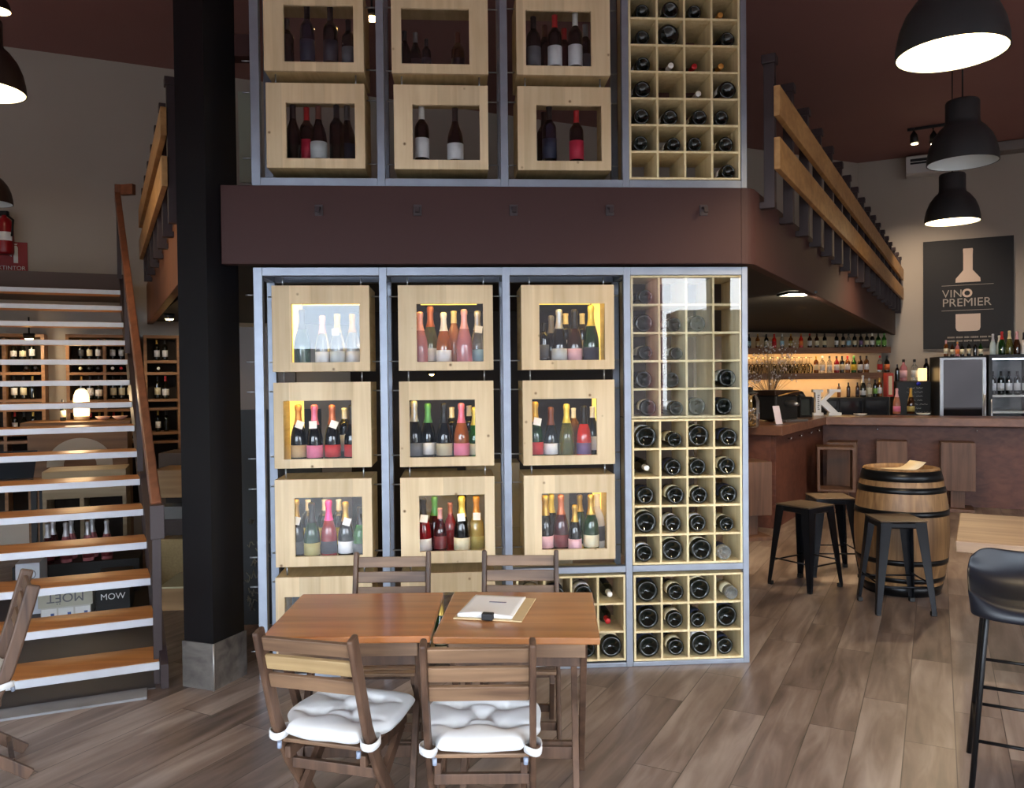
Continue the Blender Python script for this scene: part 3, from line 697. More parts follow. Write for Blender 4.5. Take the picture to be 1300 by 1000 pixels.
# ---------------------------------------------------------------- staircase
TREADW = wood('tread_oak', (160, 98, 46), (196, 132, 70), 'x', 0.9, 0.42)
NOSE = pm('nosing_white_metal', (200, 204, 212), 0.4, 0.1, noise=0.08, nscale=12)
HANDR = wood('handrail_wood', (96, 56, 38), (128, 78, 54), 'y', 0.8, 0.4)
ta = R(19.8)
st_ = thing('staircase', 'open staircase with wood treads, white nosings and brown handrail, left of the black column', 'staircase', tuple(T1*Vector((1, 1, 0)) if False else (T1.x, T1.y, 0)))
WST = 1.5
for i in range(15):
    P = T1 + RUN*i + Vector((0, 0, RISE*i))      # right end of the nosing's top edge
    o = Matrix.Translation((P.x, P.y, P.z)) @ rotz(ta)
    tr = MB().lohi((-WST, 0.006, -0.038), (0, 0.285 if i < 14 else 0.25, 0.0), o).build('tread', TREADW, st_, 0.003, world=True)
    ns = MB().lohi((-WST, -0.006, -0.043), (0.002, 0.005, -0.002), o)
    inv = Matrix.Translation(st_.location).inverted(); ns.v = [inv @ p for p in ns.v]
    ns.build('nosing', NOSE, tr, 0.002)
# stringers: sloped plates along both ends of the treads
up3 = (RUN + Vector((0, 0, RISE))).normalized()
for s in (0.024, -WST-0.022):
    a = Vector((T1.x, T1.y, 0)) + TD*s; b_ = a + RUN*14.6
    prof = [(a - RUN*0.15, 0.0), (a + RUN*1.0, 0.0), (b_, T1.z+RISE*14.6-0.22), (b_, T1.z+RISE*14.6+0.02), (a - RUN*0.15, T1.z-0.01)]
    n = TD*0.019
    mb = MB()
    vs = [p+Vector((0, 0, z))-n for p, z in prof]+[p+Vector((0, 0, z))+n for p, z in prof]
    k = len(prof)
    mb.add(vs, [tuple(range(k)), tuple(range(2*k-1, k-1, -1))]+[(i, (i+1) % k, k+(i+1) % k, k+i) for i in range(k)])
    mb.build('stringer', DKSTEEL, st_, world=True)
# newel post, handrail, upper post
nb = T1 + TD*0.0; nw0 = Vector((nb.x, nb.y, 0.0)) + RUN*0.25
def hr(t, z): q = T1 + TD*0.004 + RUN*t; return Vector((q.x, q.y, T1.z+RISE*t+z))
MB().bar(nw0, hr(0.25, 0.66), 0.045, 0.045, TD).build('newel_post', DKSTEEL, st_, 0.003, world=True)
MB().bar(hr(0.0, 0.66), hr(0.0, 0.84), 0.07, 0.10, TD).build('handrail_end', DKSTEEL, st_, 0.004, world=True)
MB().bar(hr(0.1, 0.78), hr(14.6, 0.78), 0.05, 0.13, TD).build('handrail', HANDR, st_, 0.006, world=True)
for t in (5, 10, 14.4):
    MB().bar(hr(t, 0.05), hr(t, 0.72), 0.035, 0.035, TD).build('baluster', DKSTEEL, st_, world=True)
top = hr(14.6, 0.74)
MB().bar(top, top+Vector((0, 0, 0.17)), 0.05, 0.06, TD).build('handrail_post', HANDR, st_, 0.004, world=True)
e2 = top + Vector((0, 0, .12)) + TD*0.03; e3 = Vector((lb.x, lb.y, e2.z)) - TD*0.05
MB().bar(e2, e3 + TD*0.0, 0.1, 0.05, (0, 0, 1)).build('landing_rail', HANDR, st_, 0.004, world=True)
# dark tiled platform below
DKT = pm('dark_tile', (74, 70, 71), 0.55, noise=0.25, nscale=2.5)
a = T1 + TD*0.0; o = Matrix.Translation((a.x, a.y, 0)) @ rotz(ta)
MB().lohi((-3.2, -0.02, 0.0), (-0.02, 2.6, 0.006), o).structure('floor_tiles_under_stairs', DKT)
MB().lohi((-3.2, -0.16, 0.0), (-0.06, -0.021, 0.012), o).structure('trim_stair_foot', pm('worn_screed', (128, 128, 132), 0.6, noise=0.35, nscale=6))

# ---------------------------------------------------------------- mezzanine railings
PLANK = wood('railing_plank', (150, 108, 62), (188, 144, 92), 'y', 0.7, 0.45)
PLANKB = wood('railing_plank_x', (128, 90, 60), (168, 124, 84), 'y', 0.7, 0.45)
def railing(p, d, L, n, out, label, z_up=(3.09, 3.26), z_lo=(2.79, 2.97), z_top=3.45, t0=0.0, br_in=.054):
    """posts N along P + d*t, standing off the edge on brackets; OUT points away from the floor slab"""
    t = thing('mezzanine_railing', label, 'railing', (p.x, p.y, 2.58), 0, 'mezzanine railings')
    for i in range(n):
        q = p + d*(t0 + (L-t0-0.05)*i/(n-1))
        MB().bar(q+Vector((0, 0, 2.58)), q+Vector((0, 0, z_top-.05)), 0.055, 0.06, d).build('post', DKSTEEL, t, 0.003, world=True)
        MB().bar(q+Vector((0, 0, z_top-.05)), q+Vector((0, 0, z_top)), 0.075, 0.08, d).build('post_cap', DKSTEEL, t, 0.004, world=True)
        MB().bar(q+Vector((0, 0, 2.60))-out*br_in, q+Vector((0, 0, 2.60))+out*0.03, 0.06, 0.035, d).build('bracket', DKSTEEL, t, world=True)
    for za, zb in (z_up, z_lo):
        a = p - d*0.05 + out*0.049 + Vector((0, 0, (za+zb)/2)); b_ = p + d*L + out*0.049 + Vector((0, 0, (za+zb)/2))
        mb = MB().bar(a, b_, 0.034, zb-za, out)
        mb.build('plank', PLANK, t, 0.003, world=True)
    return t
q986 = on_v(986.5, 200, tuple((RE0+REn*.105)[:2]), math.atan2(REd.y, REd.x))
rp0 = Vector((q986.x, q986.y, 0)) - REn*.049 + REd*.05
railing(rp0, REd, tat(rp0, REd, RW0, RWA)-0.06, 18, REn, 'wood-plank railing with dark posts along the mezzanine edge above the bar')
lp0 = Vector((la.x, la.y, 0)) + LEn*.05 + LEd*.05 
railing(lp0, LEd, (Vector((lb.x, lb.y, 0))-lp0).length, 7, -LEn, 'wood-plank railing with dark posts on the mezzanine edge above the staircase', br_in=.038)
# ceiling-high dark frame piece of the railing next to the column, and hooks on the beam
for i, px in enumerate((405, 530, 652, 774, 893)):
    p = on_y(px, 267, 4.43)
    t = thing('coat_hook', 'small dark steel hook on the brown beam, %s of five from the staircase end' % ORD[i], 'hook', (p.x, 4.43, p.z), 0, 'hooks on the brown beam')
    MB().lohi((-.022, -.006, -.03), (.022, -.0005, .03)).build('mount_plate', DKSTEEL, t, 0.002)
    MB().path([(0, -.006, .012), (0, -.045, .006), (0, -.05, -.02)], 0.022, 0.012, (1, 0, 0)).build('peg', DKSTEEL, t, 0.001)

# ---------------------------------------------------------------- folding chairs
CHW = wood('acacia_brown', (60, 43, 35), (100, 75, 59), 'z', 1.0, 0.45)
CHL = wood('acacia_slat', (84, 62, 48), (140, 110, 84), 'x', 1.0, 0.45)
CHLIGHT = wood('acacia_pale_slat', (130, 104, 70), (172, 146, 106), 'x', 1.0, 0.45)
def folding_chair(label, loc, rz, pale=None):
    """faces local +y; back at -y"""
    t = thing('folding_chair', label, 'chair', loc, rz, 'brown folding chairs')
    hw = 0.172
    prof = [(-.285, .800), (-.262, .72), (-.228, .60), (-.185, .46), (-.10, .29), (.02, .12), (.093, 0.012)]
    for s in (-1, 1):
        MB().path([(s*hw, y, z) for y, z in prof], 0.022, 0.052, (1, 0, 0)).build('back_post', CHW, t, 0.008)
        MB().path([(s*(hw-.030), .155, .342), (s*(hw-.030), -.06, .170), (s*(hw-.030), -.262, 0.012)], 0.022, 0.045, (1, 0, 0)).build('rear_leg', CHW, t, 0.004)
        MB().path([(s*(hw-.030), .165-.33, .340), (s*(hw-.030), .185, .354)], 0.022, 0.04, (1, 0, 0)).build('seat_rail', CHW, t, 0.003)
    for k, (z0, z1) in enumerate(((.728, .778), (.660, .712), (.592, .644))):
        zc = (z0+z1)/2
        y = -.285 + (.80-zc)*(.285-.228)/.2
        MB().bar((-hw+.011, y, zc), (hw-.011, y, zc), 0.016, z1-z0, (0, 1, 0.28)).build('back_slat', CHLIGHT if pale == k else CHL, t, 0.003)
    for k in range(7):
        y = -.145 + .33*k/6
        MB().lohi((-hw+.012, y-.021, .375), (hw-.012, y+.021, .389)).build('seat_slat', CHL, t, 0.003)
    MB().bar((-hw+.011, -.095, .275), (hw-.011, -.095, .275), 0.02, 0.035, (0, 1, 0)).build('stretcher', CHW, t, 0.002)
    MB().bar((-hw+.041, -.20, .072), (hw-.041, -.20, .072), 0.018, 0.035, (0, 1, 0)).build('stretcher', CHW, t, 0.002)
    MB().bar((-hw+.011, .04, .09), (hw-.011, .04, .09), 0.018, 0.035, (0, 1, 0)).build('stretcher', CHW, t, 0.002)
    return t
CUSH = pm('cushion_cotton', (208, 208, 209), 0.9, noise=0.03, nscale=30, bump=0.05, sheen=0.2)
def cushion(label, loc, rz, ties=True):
    t = thing('seat_cushion', label, 'cushion', loc, rz, 'white tufted seat cushions')
    n = 36; W, D, H = 0.205, 0.20, 0.070
    tufts = [(-.085, -.07), (.085, -.07), (-.085, .085), (.085, .085), (0, .01)]
    rnd = random.Random(hash(label) % 1000)
    ph = [rnd.uniform(0, 6) for _ in range(4)]
    vs = []; fs = []
    def shape(u, v, top):
        ux, vy = 2*u-1, 2*v-1
        # a soft square outline
        k = (abs(ux)**4+abs(vy)**4)**.25
        m = max(abs(ux), abs(vy)); f = (m/k) if k > 1e-6 else 1
        f = 1-(1-f)*.55
        wb = 1-.25*max(0, min(1, (.34-v)/.20))
        x = ux*W*wb*f*(1+.018*math.sin(5*vy+ph[0])); y = vy*D*f*(1+.02*math.sin(6*ux+ph[1]))
        edge = max(0, 1-m**5)**.5
        z = H*(.50+.5*edge)
        dip = 0
        for a, b_ in tufts:
            d = math.hypot(x-a, y-b_); dip += .040*math.exp(-(d/.032)**1.3)
        # pulled creases between the tufts
        dip += .015*math.exp(-((y-.085-.02*math.sin(9*x+ph[3]))/.012)**2)*edge*(abs(x) < .17) + .013*math.exp(-((y+.07)/.012)**2)*edge
        dip += .013*math.exp(-(min(abs(x-y*.9+.01), abs(x+y*.9-.01))/.010)**2)*edge*(m < .6)
        z += .004*math.sin(14*x+ph[2])*math.sin(11*y+ph[1])*edge
        return (x, y, (z-dip*edge) if top else H*(.50-.5*edge)*.8)
    for top in (True, False):
        for j in range(n+1):
            for i in range(n+1): vs.append(shape(i/n, j/n, top))
    k = (n+1)**2
    for j in range(n):
        for i in range(n):
            a = j*(n+1)+i; fs += [(a, a+1, a+n+2, a+n+1), (k+a+n+1, k+a+n+2, k+a+1, k+a)]
    for i in range(n):
        for a, b_ in ((i, i+1), ((n+1)*n+i+1, (n+1)*n+i), ((i+1)*(n+1), i*(n+1)), (i*(n+1)+n, (i+1)*(n+1)+n)):
            fs.append((a, b_, k+b_, k+a))
    o = MB().add(vs, fs, True).build('pad', CUSH, t)
    ss = o.modifiers.new('smooth', 'SUBSURF'); ss.levels = 1; ss.render_levels = 1
    if ties:
        for s in (-1, 1):
            cx, cy = s*.172, -.160
            pts = [(cx+.031*math.cos(q), cy+.048*math.sin(q)-.002, .018+.004*math.sin(2*q)) for q in [2*PI*i/16 for i in range(17)]]
            mb = MB()
            for (xa, ya, za), (xb, yb, zb) in zip(pts[:-1], pts[1:]):
                pass
            vs = []; fs = []
            for x, y, z in pts[:-1]:
                vs += [(x, y, z-.010), (x, y, z+.014), (cx+(x-cx)*.88, cy+(y-cy)*.88, z+.014), (cx+(x-cx)*.88, cy+(y-cy)*.88, z-.010)]
            for i in range(16):
                for q in range(4):
                    a = i*4+q; b_ = i*4+(q+1) % 4; a2 = ((i+1) % 16)*4+q; b2_ = ((i+1) % 16)*4+(q+1) % 4
                    fs.append((a, b_, b2_, a2))
            mb.add(vs, fs, True).build('tie', CUSH, t)
            MB().tube([(cx-s*.024, cy-.044, .004), (cx-s*.024, cy-.046, -.018)], .008, 8).build('snap', pm('snap_plastic', (132, 142, 162), 0.25), t)
    return t
def place(px, py, z, back_y, rz):
    """chair whose back top-centre shows at px, py: where it stands on the floor"""
    p = on_z(px, py, z); v = rotz(rz) @ Vector((0, back_y, 0))
    return (p.x-v.x, p.y-v.y, 0)
c1 = place(386, 804, .800, -.285, R(-20)); c2 = place(606.5, 814, .800, -.285, R(-4))
folding_chair('brown wooden folding chair with white cushion, facing the table seam, nearer the staircase', c1, R(-20), pale=1)
folding_chair('brown wooden folding chair with white cushion, back square to us before the clipboard table', c2, R(-4))
def on_seat(c): return (c[0], c[1], .3905)
cushion('white tufted cushion on the front chair nearer the staircase', on_seat(c1), R(-20))
cushion('white tufted cushion on the front chair before the clipboard table', on_seat(c2), R(-4))
c3 = place(498.5, 700, .800, -.285, R(180-3)); c4 = place(660.5, 698, .800, -.285, R(180-6))
folding_chair('brown wooden folding chair behind the table, back against the wine boxes, nearer the staircase', c3, R(177))
folding_chair('brown wooden folding chair behind the clipboard table, facing us', c4, R(174))
cushion('white cushion just seen under the table on the far chair', on_seat(c4), R(174), ties=True)
pe = on_z(43, 742, .80); fdir = Vector((-.86, -.51, 0)).normalized(); lft = Vector((.51, -.86, 0)).normalized()
ce = Vector((pe.x, pe.y, 0)) - lft*.172 + fdir*.285
ra = math.atan2(fdir.y, fdir.x)-PI/2
folding_chair('brown wooden folding chair cut off at the edge, before the lowest stair tread', (ce.x, ce.y, 0), ra)
cushion('white cushion on the folding chair before the lowest stair tread', (ce.x, ce.y, .3905), ra)

# ---------------------------------------------------------------- the two tables
TOPW = wood('table_top_oiled', (150, 86, 40), (190, 122, 64), 'x', 0.8, 0.3, boards=0.095, baxis='y', coat=0.25)
TOPW2 = wood('table_top_oiled_two', (146, 90, 48), (184, 126, 74), 'x', 0.8, 0.3, boards=0.095, baxis='y', coat=0.25)
def table(label, quad, mat, under=0.0):
    """QUAD: px of front-left, front-right, back-left, back-right corners of the top"""
    fl, fr, bl, br = [on_z(x, y, .72) for x, y in quad]
    w = ((fr-fl).length+(br-bl).length)/2; d = ((bl-fl).length+(br-fr).length)/2
    c = (fl+fr+bl+br)/4; u = ((fr-fl)+(br-bl)).normalized(); rz = math.atan2(u.y, u.x)
    t = thing('folding_table', label, 'table', (c.x, c.y, 0), rz, 'wooden folding tables')
    hw, hd = w/2-.003, d/2
    MB().lohi((-hw, -hd, .694), (hw, hd, .72)).build('table_top', mat, t, 0.005)
    for s in (-1, 1):
        MB().lohi((-hw+.05, s*(hd-.05)-.009, .635), (hw-.05, s*(hd-.05)+.009, .693)).build('apron', CHL, t, 0.002)
        x0, x1 = s*(hw-.055), s*(hw-.085)
        MB().bar((x0, -hd+.06, .692), (x0, hd-.065, 0.012), 0.024, 0.042, (1, 0, 0)).build('leg', CHW, t, 0.003)
        MB().bar((x1, hd-.06, .692), (x1, -hd+.065, 0.012), 0.024, 0.042, (1, 0, 0)).build('leg', CHW, t, 0.003)
    def at(z, fwd): return (-hd+.06+(2*hd-.12)*(1-z/.692)) if fwd else (hd-.06-(2*hd-.12)*(1-z/.692))
    for z, fwd, xo in ((.135, True, .067), (.22, False, .097), (.56, False, .097), (.60, True, .067)):
        y = at(z, fwd)
        MB().bar((-hw+xo, y, z), (hw-xo, y, z), 0.02, 0.045, (0, 1, 0)).build('stretcher', CHW, t, 0.002)
    return t, rz
tl, rl_ = table('oiled wooden folding table with bare top, nearer the staircase', ((320, 809), (536, 807), (391, 754), (573, 751.5)), TOPW)
trt, rr_ = table('oiled wooden folding table with a clipboard on it', ((538, 807), (752, 810), (584, 751.5), (762, 751)), TOPW2)
# clipboard menu
q = [on_z(x, y, .735) for x, y in ((574, 781), (656, 785), (602, 753.5), (686, 757))]
c = sum(q, Vector())/4; u = (q[1]-q[0]+q[3]-q[2]); w = u.length/2; v = (q[2]-q[0]+q[3]-q[1]); d = v.length/2
rz = math.atan2(u.y, u.x)
cb = thing('clipboard', 'pale wooden clipboard with white menu sheets and black clip on the table', 'clipboard', (c.x, c.y, .7215), rz)
KR = pm('clipboard_fibre', (206, 180, 138), 0.6, noise=0.06, nscale=30)
MB().lohi((-w/2, -d/2, 0), (w/2, d/2, .005)).build('board', KR, cb, 0.001)
sh = MB(); n = 14; vs = []; fs = []
for j in range(n+1):
    for i in range(n+1):
        x = -w/2+.012+(w*.80)*i/n; y = -d/2+.016+(d-.022)*j/n
        lift = .010*max(0, 1-j/n*2.2)*(1-abs(i/n-.55)*1.1)+.004*math.sin(i/n*5)*(1-j/n)
        vs.append((x + .03*j/n*0, y, .012+abs(lift)))
k = (n+1)**2
vs += [(x, y, .0055) for x, y, z in vs]
for j in range(n):
    for i in range(n):
        a = j*(n+1)+i; fs += [(a, a+1, a+n+2, a+n+1), (k+a+n+1, k+a+n+2, k+a+1, k+a)]
for i in range(n):
    for a, b_ in ((i, i+1), ((n+1)*n+i+1, (n+1)*n+i), ((i+1)*(n+1), i*(n+1)), (i*(n+1)+n, (i+1)*(n+1)+n)): fs.append((a, b_, k+b_, k+a))
sh.add(vs, fs, True).build('menu_sheets', PAPER, cb)
MB().lohi((-w*.14, d*.12, .0150), (w*.12, d*.15, .0158)).build('heading', pm('ink_grey', (110, 108, 130), 0.8), cb)
MB().lohi((-.022, -d/2-.004, -.0), (.022, -d/2+.028, .026)).build('clip', BLACK, cb, 0.004)
# ---------------------------------------------------------------- barrel and metal stools
OAK = wood('barrel_oak', (104, 74, 46), (158, 120, 80), 'z', 1.0, 0.45, boards=0.09, baxis='x')
bp_ = on_z(1144, 762, 0); bd = sight(1144, 762); bd.z = 0; bd.normalize()
bc = Vector((bp_.x, bp_.y, 0)) + bd*.36
br_ = thing('barrel', 'oak wine barrel with black hoops, used as a standing table beside black stools', 'barrel', (bc.x, bc.y, 0), 0.3)
H = .93
def rad(z): k = (z/H-.5)*2; return .330-.068*k*k
prof = [(0, .0), (rad(0)-.02, .0), (rad(0), .006)]+[(rad(H*i/16), H*i/16) for i in range(1, 16)]+[(rad(H), H-.004), (rad(H)-.028, H), (rad(H)-.032, H-.03), (0, H-.03)]
MB().lathe(prof, 40).build('staves', OAK, br_)
HOOP = pm('hoop_black_steel', (26, 26, 28), 0.32, 0.6, noise=0.2, nscale=14)
for a, b_ in ((.0, .075), (.105, .14), (.235, .275), (.59, .632), (.755, .80), (.84, .915)):
    MB().lathe([(rad(a)+.0005, a), (rad(a)+.0045, a+.001), (rad((a+b_)/2)+.0045, (a+b_)/2), (rad(b_)+.0045, b_-.001), (rad(b_)+.0005, b_)], 40).build('hoop', HOOP, br_)
bg = thing('paper_sheet', 'cream paper sheet with curled corner lying on the barrel head', 'paper', (bc.x+.0+bd.x*.02, bc.y+bd.y*.02, H-.0265), R(8))
vs = []; fs = []
for i in range(11):
    x = -.15+.29*i/10; z = .006+.055*max(0, (i-6)/4)**2
    vs += [(x, -.10, z), (x, .08, z)]
k = len(vs); vs += [(x, y, z-.0012) for x, y, z in vs]
for i in range(10):
    a = 2*i; fs += [(a, a+2, a+3, a+1), (k+a+1, k+a+3, k+a+2, k+a), (a, k+a, k+a+2, a+2), (a+1, a+3, k+a+3, k+a+1)]
fs += [(0, 1, k+1, k), (20, k+20, k+21, 21)]
MB().add(vs, fs, True).build('sheet', pm('cream_paper', (226, 208, 178), 0.7), bg)

SEATB = pm('stool_seat_bronze', (92, 76, 62), 0.42, 0.35, noise=0.12, nscale=6)
STB = pm('stool_black_steel', (24, 26, 32), 0.3, 0.5, noise=0.1)
def metal_stool(label, loc, rz):
    t = thing('metal_stool', label, 'stool', loc, rz, 'black metal stools around the barrel')
    Hs = .635; a, b_ = .150, .197
    MB().lohi((-a-.006, -a-.006, Hs-.012), (a+.006, a+.006, Hs)).build('seat', SEATB, t, 0.012, seg=3)
    MB().prism([(-a, -a), (a, -a), (a, a), (-a, a)], Hs-.055, Hs-.0125).build('skirt', STB, t, 0.01)
    for i in (-1, 1):
        for j in (-1, 1):
            # L-section sheet leg, wide at the top and tapering to the foot
            tp, bt = Vector((i*a, j*a, Hs-.014)), Vector((i*b_, j*b_, .015))
            mb = MB()
            for dx, dy in ((1, 0), (0, 1)):
                def c(p, wd): return [p, p-Vector((i*wd*dx, j*wd*dy, 0)), p-Vector((i*wd*dx, j*wd*dy, 0))-Vector((i*.004*dy, j*.004*dx, 0)), p-Vector((i*.004*dy, j*.004*dx, 0))]
                vs = c(tp, .075)+c(bt, .03)
                mb.add(vs, [(0, 1, 2, 3), (7, 6, 5, 4), (0, 4, 5, 1), (1, 5, 6, 2), (2, 6, 7, 3), (3, 7, 4, 0)])
            lg = mb.build('leg', STB, t)
            ft = MB().lohi((i*b_-(.034 if i > 0 else -.003), j*b_-(.034 if j > 0 else -.003), 0), (i*b_+(.003 if i > 0 else .034), j*b_+(.003 if j > 0 else .034), .03)).build('foot_cap', BLACK, lg, 0.004)
    rr = .150+.047*(Hs-.19)/Hs-.012
    for z, p, q in ((.19, (-1, -1), (1, -1)), (.19, (-1, 1), (1, 1)), (.21, (-1, -1), (-1, 1)), (.21, (1, -1), (1, 1))):
        MB().tube([(p[0]*rr, p[1]*rr, z), (q[0]*rr, q[1]*rr, z)], .006, 6).build('crossbar', STB, t)
    return t
def stool_at(label, f0, f1):
    """F0, F1: px of the two near feet"""
    a, b_ = on_z(*f0, 0), on_z(*f1, 0); u = (b_-a).normalized(); v = Vector((-u.y, u.x, 0)); c = (a+b_)/2+v*.2
    return metal_stool(label, (c.x, c.y, 0), math.atan2(u.y, u.x))
stool_at('black metal stool standing right in front of the barrel', (1113, 782), (1190, 783))
stool_at('black metal stool with brown seat, beside the barrel towards the rack', (1025, 756), (1075, 744))
s3 = on_z(1063, 700, .0); s3 = on_z(1062, 633, .625)
metal_stool('black metal stool half hidden behind the other stool and the barrel', (s3.x, s3.y+.12, 0), R(-8))

# ---------------------------------------------------------------- high stool and slab table at the edge
LEA = pm('navy_leather', (15, 18, 28), 0.42, 0, 0.5, noise=0.12, nscale=20, bump=0.04)
hp = on_z(1243, 790, .70)
hs = thing('bar_stool', 'navy leather bar stool on thin black legs, in front of the slab table', 'bar stool', (0, 0, 0))
D = 2.95
fl = on_z(1228, 775, .725); 
hx = Vector((fl.x, fl.y, 0)); hu = Vector((.84, -.54, 0)).normalized(); hv = Vector((.54, .84, 0)).normalized()
hc = hx + hu*.215 + hv*.225
hs.location = (hc.x, hc.y, 0); hs.rotation_euler = (0, 0, math.atan2(hu.y, hu.x))
# shell: profile from the rolled front edge over the seat up the low back
sp = [(-.235, .690), (-.243, .715), (-.228, .742), (-.195, .755), (-.10, .752), (.02, .742), (.10, .748), (.155, .770), (.19, .815), (.205, .875), (.208, .888)]
vs = []; fs = []; n = len(sp); K = 16
for i, (y, z) in enumerate(sp):
    for k in range(K+1):
        s = 2*k/K-1
        hw = .215 if i < 7 else .215-.01*(i-7)
        side = .05*abs(s)**3*(1 if i > 1 else .2)
        cor = .03*max(0, abs(s)-.8)/.2
        vs.append((s*hw*(1-.04*(i < 2)), y+(.05*abs(s)**4 if i < 3 else 0)-(.05*s*s if i > 7 else 0), z+side-(.06*abs(s)**6 if i > 8 else 0)))
o_ = len(vs)
nrm = []
for i in range(n):
    a = sp[max(0, i-1)]; b_ = sp[min(n-1, i+1)]; dy, dz = b_[0]-a[0], b_[1]-a[1]; l = math.hypot(dy, dz); nrm.append((-dz/l, dy/l))
for i in range(n):
    for k in range(K+1):
        x, y, z = vs[i*(K+1)+k]; vs.append((x*.985, y-nrm[i][0]*.022, z-nrm[i][1]*.022))
for i in range(n-1):
    for k in range(K):
        a = i*(K+1)+k; fs += [(a, a+1, a+K+2, a+K+1), (o_+a+K+1, o_+a+K+2, o_+a+1, o_+a)]
for k in range(K):
    fs += [(k, o_+k, o_+k+1, k+1), ((n-1)*(K+1)+k+1, o_+(n-1)*(K+1)+k+1, o_+(n-1)*(K+1)+k, (n-1)*(K+1)+k)]
for i in range(n-1):
    a = i*(K+1); fs += [(a, a+K+1, o_+a+K+1, o_+a), (a+K, o_+a+K, o_+a+2*K+1, a+2*K+1)]
o2 = MB().add(vs, fs, True).build('seat_shell', LEA, hs); m_ = o2.modifiers.new('s', 'SUBSURF'); m_.levels = 1; m_.render_levels = 2
TB = pm('black_tube', (18, 18, 20), 0.35, 0.4)
ft = [(-.205, -.245), (.205, -.245), (.205, .225), (-.205, .225)]; tp = [(-.15, -.15), (.15, -.15), (.15, .13), (-.15, .13)]
for (x, y), (X_, Y_) in zip(tp, ft):
    MB().tube([(x*.6, y*.6, .708), (x*.95, y*.95, .705), (x, y, .69), (X_, Y_, 0)], .0105, 10).build('leg', TB, hs)
def lerp(z, i): f = (.69-z)/.69; return (tp[i][0]+(ft[i][0]-tp[i][0])*f, tp[i][1]+(ft[i][1]-tp[i][1])*f, z)
for z, i, j in ((.43, 0, 1), (.43, 2, 3), (.23, 0, 1), (.23, 1, 2), (.23, 3, 0), (.23, 2, 3)):
    MB().tube([lerp(z, i), lerp(z, j)], .007, 8).build('footrest' if z < .3 else 'crossbar', TB, hs)
SLABW = wood('slab_wood', (140, 112, 90), (180, 150, 122), 'x', 0.6, 0.5)
sa, sb = on_z(1213, 686, .76), on_z(1221, 649, .76)
u = Vector((.83, -.56, 0)); v = Vector((sb.x-sa.x, sb.y-sa.y, 0)); dl = v.length
tb = thing('slab_table', 'pale wooden slab table behind the navy bar stool', 'table', (sa.x, sa.y, 0), math.atan2(u.y, u.x))
MB().lohi((0, 0, .70), (1.5, .98, .76)).build('table_top', SLABW, tb, 0.006)
for x, y in ((.62, .08), (.62, .90), (1.42, .08), (1.42, .90)):
    MB().lohi((x-.03, y-.03, 0), (x+.03, y+.03, .699)).build('leg', BLACK, tb)
# ---------------------------------------------------------------- bar
BARW = wood('bar_top_wood', (92, 60, 46), (124, 84, 64), 'x', 0.6, 0.4, coat=0.2)
BARF = wood('bar_front_wood', (74, 40, 30), (104, 62, 48), 'x', 0.6, 0.5)
ain = on_z(1049, 529, 1.1); aend = on_z(993, 541, 1.1)
A0 = Vector((ain.x, ain.y, 0)); A1 = Vector((aend.x, aend.y, 0))
Au = (A0-A1).normalized(); An = Vector((-Au.y, Au.x, 0))                 # An: away from the customers' side
Bu = Vector((math.cos(R(-29)), math.sin(R(-29)), 0)); Bn = Vector((-Bu.y, Bu.x, 0))
bar = thing('bar_counter', 'L-shaped bar counter with brown wood front and thick worktop', 'bar counter', (A0.x, A0.y, 0))
# inner corner of the worktop's rear edge
dpt = 0.62
pA = A1; pB = A0; pC = A0+Bu*4.2; pD = pC+Bn*dpt
def isect(p, d, q, e_):
    k = d.x*e_.y-d.y*e_.x; t = ((q.x-p.x)*e_.y-(q.y-p.y)*e_.x)/k; return p+d*t
pE = isect(pC+Bn*dpt, Bu, A1+An*dpt, Au); pF = A1+An*dpt
def xy(*ps): return [(p.x, p.y) for p in ps]
MB().prism(xy(pA, pB, pC, pD, pE, pF), 1.0, 1.1).build('worktop', BARW, bar, 0.006, world=True)
ins = .10
fA, fB = A1+An*ins+Au*.12, A0+An*ins*0+Bn*0
insb = .30; fB = isect(A1+An*ins, Au, A0+Bn*insb, Bu); fC = pC+Bn*insb
def panel(name, p, q, n, th=.05, z0=0.0, z1=.999, mat=BARF):
    return MB().prism(xy(p, q, q+n*th, p+n*th), z0, z1).build(name, mat, bar, 0.003, world=True)
panel('side_panel', fA, fB, An); panel('front_panel', fB, fC, Bn); panel('end_panel', fA+An*.051, fA+An*(dpt-ins), Au, mat=BARF)
CHR = pm('chrome', (210, 210, 214), 0.15, 1.0)
for t in (.65, 1.75, 2.9):
    p = fB+Bu*t-Bn*.012; MB().tube([(p.x, p.y, .93), (p-Bn*.03).to_tuple()[:2]+(.925,), (p-Bn*.035).to_tuple()[:2]+(.95,)], .008, 6).build('bag_hook', CHR, bar, world=True)
for t in (.5, 1.0, 1.5, 1.95):
    p = fA+Au*t-An*.012; MB().tube([(p.x, p.y, .93), (p-An*.03).to_tuple()[:2]+(.925,), (p-An*.035).to_tuple()[:2]+(.95,)], .008, 6).build('bag_hook', CHR, bar, world=True)

